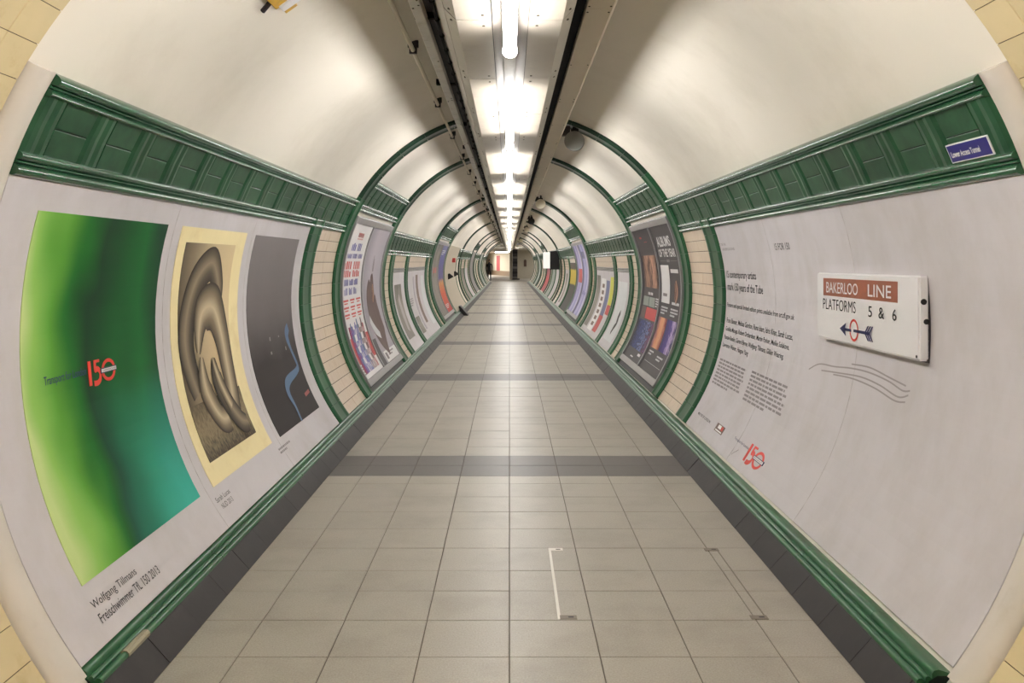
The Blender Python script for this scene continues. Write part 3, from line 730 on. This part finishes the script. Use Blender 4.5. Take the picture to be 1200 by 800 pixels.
T('Pascale Rankin, Gerard Byrne, Wolfgang Tillmans, Gillian Wearing,', 6.26, 7.98, -11.1, -9.6)
T('Lawrence Weiner, Haegue Yang', 7.14, 7.98, -13.2, -11.7)
q = Sheet(1, 7.05, 7.95, -23.2, -16.0, D); q.strips('body_text', q.word_bars(0, 1, 0, 1, 8), 'ink_soft', S, .0015)
q = Sheet(1, 5.98, 6.92, -23.0, -15.6, D); q.strips('body_text', q.word_bars(0, 1, 0, 1, 8), 'ink_soft', S, .0015)
T('MAYOR OF LONDON', 7.42, 7.88, -31.9, -31.2, 'ink', .003)
q = Sheet(1, 6.98, 7.22, -32.4, -30.4, D); q.rect('badge', 0, 1, 0, 1, 'brown_print', S, .0015); q.rect('badge_panel', .25, .62, .45, .9, 'white_print', S, .003); q.rect('badge_bar', .1, .9, .1, .25, 'white_print', S, .003); q.strips('badge_mark', [(.66, .9, .4, .9)], 'red', S, .003)
T('Transport for London', 6.27, 6.66, -31.3, -30.5, 'navy', .002)
logo150(1, S, 6.26, 5.88, -33.5, -29.5, D)
q = Sheet(1, 3.2, 8.05, -35.9, 19.3, D)
def yu(y): return (8.05-y)/(8.05-3.2)
def tv(t): return (t+35.9)/(19.3+35.9)
for pts in ([(5.72, -10.9), (5.55, -9.3), (5.3, -8.9), (5.05, -8.3), (4.8, -8.1), (4.55, -8.5), (4.38, -9.2), (4.30, -8.9)],
            [(5.5, -10.3), (5.2, -9.7), (4.9, -9.2), (4.65, -9.5), (4.42, -10.3), (4.31, -9.6)],
            [(5.3, -10.3), (5.0, -9.9), (4.7, -10.2), (4.45, -11.0), (4.33, -10.7)], [(5.05, -7.6), (4.8, -7.3), (4.55, -7.9), (4.35, -8.4)],
            [(6.44, -32.4), (6.50, -33.6), (6.52, -34.2)]):
    q.ribbon('scuff_mark', [(yu(a), tv(b)) for a, b in pts], [.0009]*len(pts), 'scuff', S, .0018)
for yy in (5.0, 6.55):
    m = MB(); m.slab(1, yy, yy+.003, -35.9, 19.3, D+.0006, D-.001, .0002, 4); m.obj('sheet_seam', 'sheet_line', S)

# ------------------------------------------------------------------ enamel direction sign (flat box on the right wall)
y0, y1 = 4.13, 5.50; xf = CX+1.825; zt, zb = CZ+.255, CZ-.135
root = empty('direction_sign', (xf, 4.7, zb))
tl = .02       # leans with the wall
def SP(u, v, l=0): return (xf-l+0*(v), y1-(y1-y0)*u, zb+(zt-zb)*v)
m = MB(); n = 8; pr = []
m.box(xf, xf+.05, y0, y1, zb, zt)
body = m.mesh('casing', 'enamel_white'); bm = bmesh.new(); bm.from_mesh(body); bmesh.ops.bevel(bm, geom=bm.edges[:], offset=.010, segments=3, affect='EDGES'); bm.to_mesh(body); bm.free()
link('casing', body, root)
m = MB(); m.box(xf+.046, xf+.066, y0+.01, y1-.01, zb-.008, zt-.01); m.obj('backing', 'dark_grey', root)
def srect(name, u0, u1, v0, v1, mt, l=.0015):
    m = MB(); a = SP(u0, v0); b = SP(u1, v1); m.box(xf-l, xf+.002, b[1], a[1], a[2], b[2]); return m.obj(name, mt, root)
def stext(body, u0, u1, v0, v1, mt, l=.003, bold=.0):
    uv, f = text_uv(body, bold); v = [SP(u0+(u1-u0)*a, v0+(v1-v0)*b, l) for a, b in uv]; letters(v, f, mt, root)
srect('brown_band', .085, .835, .655, .915, 'enamel_brown')
stext('BAKERLOO', .125, .475, .70, .86, 'enamel_white', bold=.004); stext('LINE', .575, .785, .70, .86, 'enamel_white', bold=.008)
stext('PLATFORMS', .085, .455, .45, .61, 'black', bold=-.004); stext('5', .58, .615, .43, .575, 'black', bold=.006); stext('&', .675, .725, .43, .575, 'black', bold=.004); stext('6', .795, .83, .43, .575, 'black', bold=.006)
v = []; n = 36
for i in range(n):
    a = 2*math.pi*i/n
    for q in (.78, 1.0): v.append(SP(.435+.046*q*math.cos(a), .215+.155*q*math.sin(a), .0025))
link('roundel', mesh_from('roundel', v, [(2*i, 2*i+1, (2*i+3) % (2*n), (2*i+2) % (2*n)) for i in range(n)], 'red', fix=False), root)
m = MB()
def poly(pts, l=.004): m.add([SP(u, v, l) for u, v in pts], [tuple(range(len(pts)))])
poly([(.33, .225), (.41, .225), (.41, .185), (.33, .185)]); poly([(.435, .23), (.59, .23), (.59, .19), (.435, .19)], .0045)
poly([(.285, .205), (.355, .30), (.34, .205), (.355, .11)])
for s_ in (1, -1):
    for uu in (.545, .565, .585): poly([(uu, .21), (uu+.012, .21), (uu+.045, .21+.1*s_), (uu+.033, .21+.1*s_)], .005)
link('arrow', mesh_from('arrow', m.v, m.f, 'navy', fix=False), root)
m = MB(); yy = y0-.0015
for (xo, zz, r_) in ((.022, zt-.12, .014), (.034, zt-.21, .013)): m.tube((xf+xo, y0-.002, zz), (xf+xo, y0+.002, zz), r_, 10)
m.tube((xf-.0025, y0+.022, zb+.02), (xf+.001, y0+.022, zb+.02), .007, 8); m.obj('chip', 'black', root)['label'] = 'black chips in the enamel and a fixing screw'
tag(root, 'white enamel direction sign with brown BAKERLOO LINE band and arrow, on the right wall', 'sign')

# small blue plate on the frieze
root = empty('name_plate', W(1, 3.47, 22.3, .03))
m = MB(); m.slab(1, 3.31, 3.625, 22.15, 24.5, .030, .01, .002, 3); m.obj('plate', 'enamel_white', root)
m = MB(); m.slab(1, 3.317, 3.618, 22.3, 24.35, .0312, .026, .0005, 3); m.obj('blue_face', 'enamel_blue', root)
q = Sheet(1, 3.385, 3.60, 22.85, 23.6, .0312); q.text('lettering', 'Lower Access Tunnel', 0, 1, 0, 1, 'enamel_white', root, .0015, .02)
tag(root, 'small blue plate reading Lower Access Tunnel on the green frieze, right', 'sign')

# ------------------------------------------------------------------ framed poster cases
def case(side, y0, y1, t0, t1, mid, lb, name='poster_case', d=.05):
    root = empty(name, W(side, (y0+y1)/2, t0, .02))
    m = MB(); m.slab(side, y0, y1, t0, t1, d-.02, 0, .002, 3); m.obj('backboard', 'mid_grey', root)
    w_ = .045; tt = 2.4
    m = MB(); m.slab(side, y0, y1, t1-tt, t1, d, 0, .004, 3); m.obj('top_rail', 'alu', root)
    m = MB(); m.slab(side, y0, y1, t0, t0+tt, d, 0, .004, 3); m.obj('bottom_rail', 'alu', root)
    for a, b in ((y0, y0+w_), (y1-w_, y1), (mid-.022, mid+.022)): m = MB(); m.slab(side, a, b, t0+tt, t1-tt, d+.004, 0, .004, 3); m.obj('side_rail' if b != mid+.022 else 'middle_rail', 'alu', root)
    tag(root, lb, 'frame')
    # flat black strip standing for the dark gap below the case
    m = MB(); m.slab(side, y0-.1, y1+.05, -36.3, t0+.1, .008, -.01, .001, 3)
    m.obj('under_case_strip', 'black', wall_l if side < 0 else wall_r)
    return (y0+w_, mid-.022, t0+tt, t1-tt), (mid+.022, y1-w_, t0+tt, t1-tt)
def inlay(box, side, m, lb, d=.036, name='poster'):
    y0, y1, t0, t1 = box; return sheet_obj(name, side, y0+.004, y1-.004, t0+.1, t1-.1, m, lb, 'poster', d, .028)
# left case
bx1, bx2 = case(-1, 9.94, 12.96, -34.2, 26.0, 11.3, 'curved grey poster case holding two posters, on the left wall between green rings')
S, q = inlay(bx1, -1, 'white_print', 'white poster of blue and red lettering over dancers, in the left case')
r = []
for a, b in zip((.40, .45, .50, .55, .60, .65), (.435, .485, .535, .585, .635, .685)): r.append((a-.02, b-.03, .915, .945)); r.append((a-.02, b-.03, .90, .908))
q.strips('star_row', r, 'letter_red', S)
q.strips('quote', q.glyph_bars(.22, .82, .825, .875, 2, 4), 'letter_blue', S); q.strips('quote', q.glyph_bars(.10, .92, .775, .805, 3, 6), 'letter_blue', S)
q.strips('title', q.glyph_bars(.04, .95, .705, .755, 2, 5), 'letter_red', S); q.strips('title', q.glyph_bars(.04, .95, .655, .698, 2, 5), 'letter_red', S)
q.strips('quote', q.glyph_bars(.10, .86, .600, .640, 3, 6), 'letter_blue', S); q.strips('quote', q.glyph_bars(.12, .80, .540, .585, 3, 4), 'letter_blue', S)
r = []
for vv in (.50, .455, .41):
    for uu in (.06, .38, .70): r += [(uu, uu+.24, vv, vv+.012), (uu+.03, uu+.2, vv-.016, vv-.008)]
q.strips('small_print', r, 'letter_red', S)
q.rect('red_field', 0, 1, .10, .27, 'red_print', S, .002); q.rect('photo', .12, .88, .03, .34, 'people_print', S, .003)
for i in range(6):
    u = .22+.11*i; q.ribbon('dancer', [(u, .36+.02*(i % 2)), (u+.02, .28), (u-.01, .18), (u+.03, .07)], [.02, .05, .04, .025], ['river', 'white_print', 'letter_blue', 'river', 'white_print', 'figure_brown'][i], S, .004)
q.strips('small_print', q.word_bars(.05, .3, .02, .09, 4), 'ink_soft', S)
S, q = inlay(bx2, -1, 'mauve_print', 'pale mauve poster with a tall brown silhouette, in the left case')
q.ribbon('silhouette', [(.48, .66), (.50, .58), (.44, .48), (.50, .36), (.62, .24), (.72, .14)], [.03, .12, .22, .26, .24, .18], 'figure_brown', S)
q.ribbon('face', [(.52, .58), (.56, .52), (.52, .46)], [.03, .07, .04], 'flesh_streak', S, .006)
q.ribbon('arm', [(.22, .34), (.34, .26), (.52, .20)], [.04, .05, .03], 'pale_print', S, .006)
q.strips('lettering', q.glyph_bars(.50, .60, .68, .80, 1, 3), 'ink_soft', S)
q.rect('white_corner', .30, 1, 0, .085, 'white_print', S, .002); q.strips('small_print', q.word_bars(.5, .85, .03, .07, 2)+[(.34, .44, .02, .07)], 'ink_soft', S, .004)
q.rect('dark_strip', .0, .22, .0, .2, 'dark_grey', S, .002)
# right case
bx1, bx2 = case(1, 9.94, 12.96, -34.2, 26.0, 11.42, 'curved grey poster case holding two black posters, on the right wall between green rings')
S, q = inlay(bx1, 1, 'poster_black', 'black poster reading ALBUMS OF THE YEAR, in the right case')
q.text('title', 'ALBUMS', .16, .80, .855, .925, 'white_print', S, .004, .03); q.text('title', 'OF THE YEAR', .12, .90, .785, .84, 'white_print', S, .004, .03)
q.strips('rule', [(.1, .4, .757, .760), (.6, .9, .757, .760), (.43, .57, .750, .768)], 'mid_grey', S)
q.rect('cover', .06, .46, .475, .73, 'white_print', S); q.strips('cover_lettering', [(.14, .34, .52, .54)], 'ink_soft', S, .004)
q.strips('lettering', [(.54, .88, .68, .705)], 'white_print', S); q.ribbon('figure', [(.72, .62), (.76, .56), (.72, .50)], [.05, .1, .05], 'flesh_streak', S)
q.strips('lettering', [(.58, .9, .475, .492)]+q.word_bars(.1, .42, .39, .45, 3)+q.word_bars(.56, .9, .39, .45, 3), 'pale_print', S)
q.rect('cover', .06, .46, .16, .375, 'orange_print', S); q.rect('cover', .50, .94, .16, .375, 'purple_print', S)
q.strips('lettering', q.word_bars(.12, .36, .10, .14, 2)+q.word_bars(.55, .85, .09, .13, 2)+[(.1, .9, .06, .0625)], 'pale_print', S)
S, q = inlay(bx2, 1, 'poster_black', 'dark poster of pale figures above a red block and blue collage, in the right case')
q.strips('heading', [(.3, .42, .93, .945), (.5, .66, .90, .905)], 'red_print', S)
q.rect('photo', .10, .92, .56, .80, 'flesh_streak', S)
q.strips('heading', q.glyph_bars(.36, .72, .505, .525, 1, 5), 'white_print', S)
q.rect('card', .10, .42, .42, .49, 'sage_print', S); q.rect('card', .45, .76, .42, .49, 'sage_print', S); q.strips('lettering', q.word_bars(.8, .96, .42, .49, 4), 'pale_print', S)
q.rect('red_block', .34, .92, .325, .41, 'red_print', S); q.rect('brown_block', .08, .33, .325, .41, 'figure_brown', S); q.rect('collage', .06, .94, .085, .31, 'blue_collage', S)
q.strips('lettering', [(.72, .86, .05, .07), (.4, .55, .02, .03)], 'white_print', S)

# ------------------------------------------------------------------ mid-section posters
def poster(side, y0, y1, t0, t1, m, lb): return sheet_obj('wall_poster', side, y0, y1, t0, t1, m, lb, 'poster')
S, q = poster(-1, 14.42, 16.08, -35.9, 4.3, 'sheet', 'narrow pale poster with a faded grey-brown picture, left wall beyond the first case')
q.rect('picture', .18, .70, .15, .85, 'grey_print', S); q.ribbon('streak', [(.4, .7), (.5, .45), (.46, .25)], [.06, .09, .05], 'sheet_line', S, .005)
S, q = poster(-1, 16.52, 19.93, -35.9, 4.3, 'sheet', 'wide pale poster with dark upright stripes, left wall before the second short bay')
q.rect('picture', .30, .36, .12, .92, 'mauve_print', S); q.rect('picture', .45, .56, .2, .94, 'brown_print', S); q.rect('picture', .74, .92, .12, .92, 'pale_print', S); q.rect('picture', .06, .24, .1, .35, 'grey_print', S); q.strips('lettering', q.word_bars(.05, .2, .5, .62, 4), 'ink_soft', S)
S, q = poster(1, 14.42, 16.08, -35.9, 4.3, 'sheet', 'pale poster with one black squiggle on a white panel, right wall beyond the first case')
q.rect('white_panel', .12, .80, .10, .88, 'pale_print', S); q.ribbon('squiggle', [(.62, .50), (.55, .42), (.60, .36), (.50, .28), (.46, .20)], [.03, .05, .03, .04, .03], 'ink', S, .005)
S, q = poster(1, 16.52, 19.93, -35.9, 4.3, 'sheet', 'pale poster with several coloured picture strips and a yellow corner, right wall')
q.rect('picture', .04, .24, .08, .92, 'grey_print', S); q.rect('picture', .32, .56, .06, .88, 'white_print', S)
for i in range(7): q.rect('picture_tile', .38, .50, .14+.1*i, .20+.1*i, 'brown_print', S, .004)
q.rect('picture', .60, .76, .34, .86, 'blue_print', S); q.rect('picture', .60, .78, .08, .34, 'red_print', S); q.rect('picture', .80, .95, .52, .92, 'yellow_print', S); q.rect('picture', .80, .95, .38, .52, 'red_print', S)
# second short bay
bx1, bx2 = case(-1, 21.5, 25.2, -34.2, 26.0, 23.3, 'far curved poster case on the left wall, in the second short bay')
S, q = inlay(bx1, -1, 'grey_print', 'grey-brown poster, nearer one in the far left case'); q.strips('lettering', q.glyph_bars(.2, .8, .6, .68, 2, 4), 'letter_red', S)
S, q = inlay(bx2, -1, 'warm_blue_print', 'poster shading from blue to orange and red, in the far left case'); q.strips('lettering', q.word_bars(.2, .8, .05, .12, 3)+q.word_bars(.2, .8, .85, .93, 3), 'pale_print', S)
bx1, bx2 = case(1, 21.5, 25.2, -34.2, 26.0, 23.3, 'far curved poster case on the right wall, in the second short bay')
S, q = inlay(bx1, 1, 'lilac_print', 'lilac and white poster, nearer one in the far right case'); q.strips('lettering', q.glyph_bars(.2, .8, .8, .9, 1, 4), 'navy', S); q.strips('lettering', q.glyph_bars(.2, .8, .3, .35, 2, 4), 'letter_blue', S)
S, q = inlay(bx2, 1, 'lilac_print', 'lilac poster with a pink band, farther one in the far right case'); q.rect('pink_band', .2, .8, .45, .65, 'letter_red', S)
# posters farther on
S, q = poster(1, 26.0, 28.5, -35.9, 9, 'yellow_dark_print', 'dark poster with a yellow block, right wall after the second short bay')
S, q = poster(1, 29.0, 31.1, -35.9, 2, 'sheet', 'white-edged narrow poster just past the yellow one, right wall'); q.rect('picture', .3, .6, .1, .9, 'grey_print', S)
S, q = poster(-1, 34.8, 37.1, -35.9, 2, 'grey_print', 'faded grey poster far down the left wall, past the black boxes')
S, q = poster(-1, 37.6, 40.3, -35.9, 2, 'sheet', 'pale poster far down the left wall, beside the faded grey one')
S, q = poster(1, 34.8, 37.1, -35.9, 2, 'sheet', 'pale poster far down the right wall, beneath the black hanging box')
S, q = poster(1, 37.6, 40.3, -35.9, 2, 'sage_print', 'sage green poster far down the right wall')
S, q = poster(1, 42.4, 46.1, -35.0, 25, 'red_pink_print', 'tall red and pink poster far down the right wall')
S, q = poster(-1, 42.4, 46.1, -35.0, 25, 'mid_grey', 'tall grey poster far down the left wall')
S, q = poster(-1, 55.1, 58.9, -35.0, 25, 'sage_print', 'tall grey-green poster near the far left end')
S, q = poster(1, 55.1, 58.9, -35.0, 25, 'sage_print', 'tall grey-green poster near the far right end')

# plain cream stretch on the left with small boxes
m = MB(); m.slab(-1, 25.9, 31.2, -36, 25, .03, 0, .004, 3); m.obj('plain_panel', 'plain_cream', wall_l)
def wedge(y, t, lb):
    o = MB(); p = Vector(W(-1, y, t, .03)); o.prism([(p.x, p.z-.09), (p.x+.17, p.z), (p.x+.05, p.z+.10), (p.x, p.z+.09)], y, y+.12); o.box(p.x-.02, p.x+.03, y+.02, y+.1, p.z-.03, p.z+.03)
    tag(o.obj('wall_speaker', 'black', None), lb, 'speaker')
wedge(27.3, -3.8, 'black wedge-shaped box on the plain cream wall, nearer of the two')
wedge(30.3, -2.6, 'black wedge-shaped box on the plain cream wall, farther of the two')
m = MB(); p = Vector(W(-1, 28.8, 11.5, .03)); m.bbox(p.x, p.x+.10, 28.75, 28.95, p.z-.07, p.z+.07, .01); m.box(p.x-.03, p.x+.02, 28.78, 28.92, p.z-.05, p.z+.05); tag(m.obj('alarm_box', 'red_print'), 'small red alarm box high on the plain cream left wall', 'box')
m = MB(); m.prism([(-1.43, .0), (-1.22, .0), (-1.25, .05), (-1.45, .28), (-1.50, .28)], 26.9, 27.5); tag(m.obj('floor_box', 'black'), 'black sloping box on the floor against the left skirting', 'box')
# hanging box sign on the right
root = empty('box_sign', (1.6, 33.6, CZ+.1)); 
m = MB(); m.bbox(1.26, 1.50, 33.75, 34.15, CZ+.08, CZ+.68, .01); m.obj('lit_box', 'box_light', root); m = MB(); m.box(1.50, 1.84, 33.7, 34.3, CZ+.04, CZ+.72); m.obj('housing', 'black', root)
tag(root, 'white lit box sign with a black housing jutting from the right wall', 'sign')

# ------------------------------------------------------------------ floor access cover
root = empty('access_cover', (.68, 4.53, 0))
for nm, x, mt in (('edge_strip', .221, 'steel_strip'), ('edge_strip', 1.14, 'dull_strip')):
    m = MB(); ww = .007 if x < 1 else .003; m.bbox(x-ww, x+ww, 4.04, 5.04, -.008, .0026, .0010); m.obj(nm, mt, root)
for x, yy, mt in ((.255, 5.017, 'steel_strip'), (.262, 4.06, 'dull_strip'), (1.11, 5.017, 'dull_strip'), (1.11, 4.06, 'dull_strip')):
    m = MB(); m.bbox(x-.038, x+.038, yy-.022, yy+.022, -.008, .0030, .001); pl = m.obj('corner_plate', mt, root)
    m = MB(); m.bbox(x+.0, x+.024, yy-.006, yy+.006, .0, .0036, .0004); m.obj('key_slot', 'black', pl)

tag(root, 'square tiled access cover with steel edge strip and corner plates in the floor', 'access cover')

# ------------------------------------------------------------------ space beyond the tunnel
m = MB(); m.box(-6, 6, 70, 140, -.12, -.002); tag(m.obj('floor_far', 'floor_tile'), kind='structure')
m = MB(); m.box(-6, 6, 70, 140, 2.72, 2.9); tag(m.obj('ceiling_far', 'plaster'), kind='structure')
m = MB()
mm = MB(); mm.prism([(0, 0), (1, 0), (1, 1), (0, 1)], 0, 1)
def wall_seg(name, a, b, h, mt, z0=0, th=.15):
    a = Vector((a[0], a[1], 0)); b = Vector((b[0], b[1], 0)); d = (b-a).normalized(); n = Vector((-d.y, d.x, 0))*th
    v = [tuple(p+Vector((0, 0, z))) for z in (z0, h) for p in (a, b, b+n, a+n)]
    return mesh_from(name, v, [(0, 1, 2, 3), (4, 7, 6, 5), (0, 4, 5, 1), (1, 5, 6, 2), (2, 6, 7, 3), (3, 7, 4, 0)], mt)
WB = tag(link('wall_back', wall_seg('wall_back', (-6, 138), (.35, 100), 2.75, 'far_cream')), kind='structure')
tag(link('wall_back_right', wall_seg('wall_back_right', (.5, 89), (6, 89), 2.75, 'far_cream')), kind='structure')
tag(link('wall_far_left', wall_seg('wall_far_left', (-6, 70), (-6, 140), 2.75, 'far_cream')), kind='structure')
tag(link('wall_far_right', wall_seg('wall_far_right', (6, 70), (6, 140), 2.75, 'far_cream', th=-.15)), kind='structure')
def onb(u0, u1, z0, z1, mt, name, off=.03):
    a = Vector((-6, 138, 0)); b = Vector((.35, 100, 0)); d = b-a; p = a+d*u0; q = a+d*u1; n = Vector((-d.y, d.x, 0)).normalized()*(-off)
    v = [tuple(r_+Vector((0, 0, z))) for z in (z0, z1) for r_ in (p, q, q+n, p+n)]
    return mesh_from(name, v, [(0, 1, 2, 3), (4, 7, 6, 5), (0, 4, 5, 1), (1, 5, 6, 2), (2, 6, 7, 3), (3, 7, 4, 0)], mt)
link('dado', onb(0, 1, 0, .55, 'far_dado', 'dado', .05), WB)
tag(link('wall_poster', onb(.70, .765, .55, 2.35, 'pink_print', 'wall_poster')), 'narrow pink poster on the cream wall beyond the tunnel end', 'poster')
# column
root = empty('square_column', (.5, 82, 0)); m = MB(); m.box(.28, .72, 81.8, 82.2, 0, 2.72); m.obj('shaft', 'dark_grey', root)
for k in range(6): m = MB(); m.box(.275, .725, 81.78, 82.22, .1+.45*k, .28+.45*k); m.obj('band', 'black' if k % 2 else 'mid_grey', root)
m = MB(); m.box(.02, .27, 82.0, 82.4, 0, 2.72); m.obj('pilaster', 'far_cream', root); m = MB(); m.box(.25, .9, 81.7, 82.3, 0, .1); m.obj('plinth', 'black', root)
tag(root, 'dark square column standing beyond the tunnel end', 'column')
m = MB(); m.bbox(1.40, 1.66, 88.9, 89.0, 1.15, 1.7, .01); m.tube((1.53, 88.93, 1.7), (1.53, 88.99, 1.7), .13, 12); tag(m.obj('wall_panel', 'brown_print'), 'small brown round-topped panel on the cream wall right of the column', 'panel')
root = empty('strip_light', (-.9, 96, 2.6)); m = MB(); m.box(-1.6, -.1, 95.9, 96.1, 2.66, 2.74); m.obj('batten', 'black', root); m = MB(); m.tube((-1.5, 96, 2.62), (-.2, 96, 2.62), .03, 12); m.obj('tube', 'tube', root, 40)
tag(root, 'crosswise strip light beyond the tunnel end, left of the column', 'light')
la = bpy.data.lights.new('far_fill', 'AREA'); la.energy = 260; la.size = 3; la.size_y = 20; la.shape = 'RECTANGLE'; la.color = TUBE_COL  # unseen area lights added to brighten the space beyond the tunnel
lo = bpy.data.objects.new('far_fill', la); COL.objects.link(lo); lo.location = (-3.4, 106, 2.66); la.size = 2; la.size_y = 14; la.energy = 170
la2 = la.copy(); la2.energy = 30; la2.size = 2; la2.size_y = 4; lo2 = bpy.data.objects.new('far_fill', la2); COL.objects.link(lo2); lo2.location = (3, 84, 2.66)

# ------------------------------------------------------------------ distant person
def skinned(name, joints, edges, mt, parent, sub=2):
    me = bpy.data.meshes.new(name); me.from_pydata([j[0] for j in joints], edges, []); o = bpy.data.objects.new(name, me); COL.objects.link(o)
    md = o.modifiers.new('skin', 'SKIN'); md.use_smooth_shade = True
    for i, j in enumerate(joints): v = me.skin_vertices[0].data[i]; v.radius = (j[1], j[2] if len(j) > 2 else j[1]); v.use_root = (i == 0)
    s_ = o.modifiers.new('sub', 'SUBSURF'); s_.levels = s_.render_levels = sub
    dg = bpy.context.evaluated_depsgraph_get(); me2 = bpy.data.meshes.new_from_object(o.evaluated_get(dg)); bpy.data.objects.remove(o); bpy.data.meshes.remove(me)
    me2.materials.clear(); me2.materials.append(M[mt]); me2.polygons.foreach_set('use_smooth', [True]*len(me2.polygons)); return link(name, me2, parent)
px, py = -1.70, 77.0
root = empty('person', (px, py, 0))
J = [((px, py, .95), .15, .12), ((px, py, 1.15), .14, .11), ((px, py, 1.40), .17, .12), ((px, py, 1.50), .06), ((px, py-.01, 1.60), .075, .085), ((px, py-.01, 1.72), .075, .09),
     ((px-.09, py, .88), .09), ((px-.10, py+.02, .50), .065), ((px-.11, py+.05, .10), .045), ((px-.11, py-.10, .04), .04, .035),
     ((px+.09, py, .88), .09), ((px+.11, py-.06, .50), .065), ((px+.12, py-.06, .10), .045), ((px+.12, py-.20, .04), .04, .035),
     ((px-.20, py, 1.40), .055), ((px-.25, py, 1.12), .045), ((px-.24, py-.08, .88), .035), ((px-.24, py-.10, .78), .04, .02),
     ((px+.20, py, 1.40), .055), ((px+.25, py, 1.12), .045), ((px+.24, py-.08, .88), .035), ((px+.24, py-.10, .78), .04, .02)]
E_ = [(0, 1), (1, 2), (2, 3), (3, 4), (4, 5), (0, 6), (6, 7), (7, 8), (8, 9), (0, 10), (10, 11), (11, 12), (12, 13), (2, 14), (14, 15), (15, 16), (16, 17), (2, 18), (18, 19), (19, 20), (20, 21)]
skinned('body', J, E_, 'dark_cloth', root)
m = MB(); m.tube((px, py-.10, 1.60), (px, py-.105, 1.70), .045, 10, 0, .05); m.obj('face', 'skin', root, 60)
skinned('hair', [((px, py+.03, 1.64), .09), ((px, py+.02, 1.74), .09), ((px, py-.04, 1.79), .06)], [(0, 1), (1, 2)], 'hair', root, 1)
tag(root, 'person in dark clothes standing at the far left end of the tunnel', 'person')
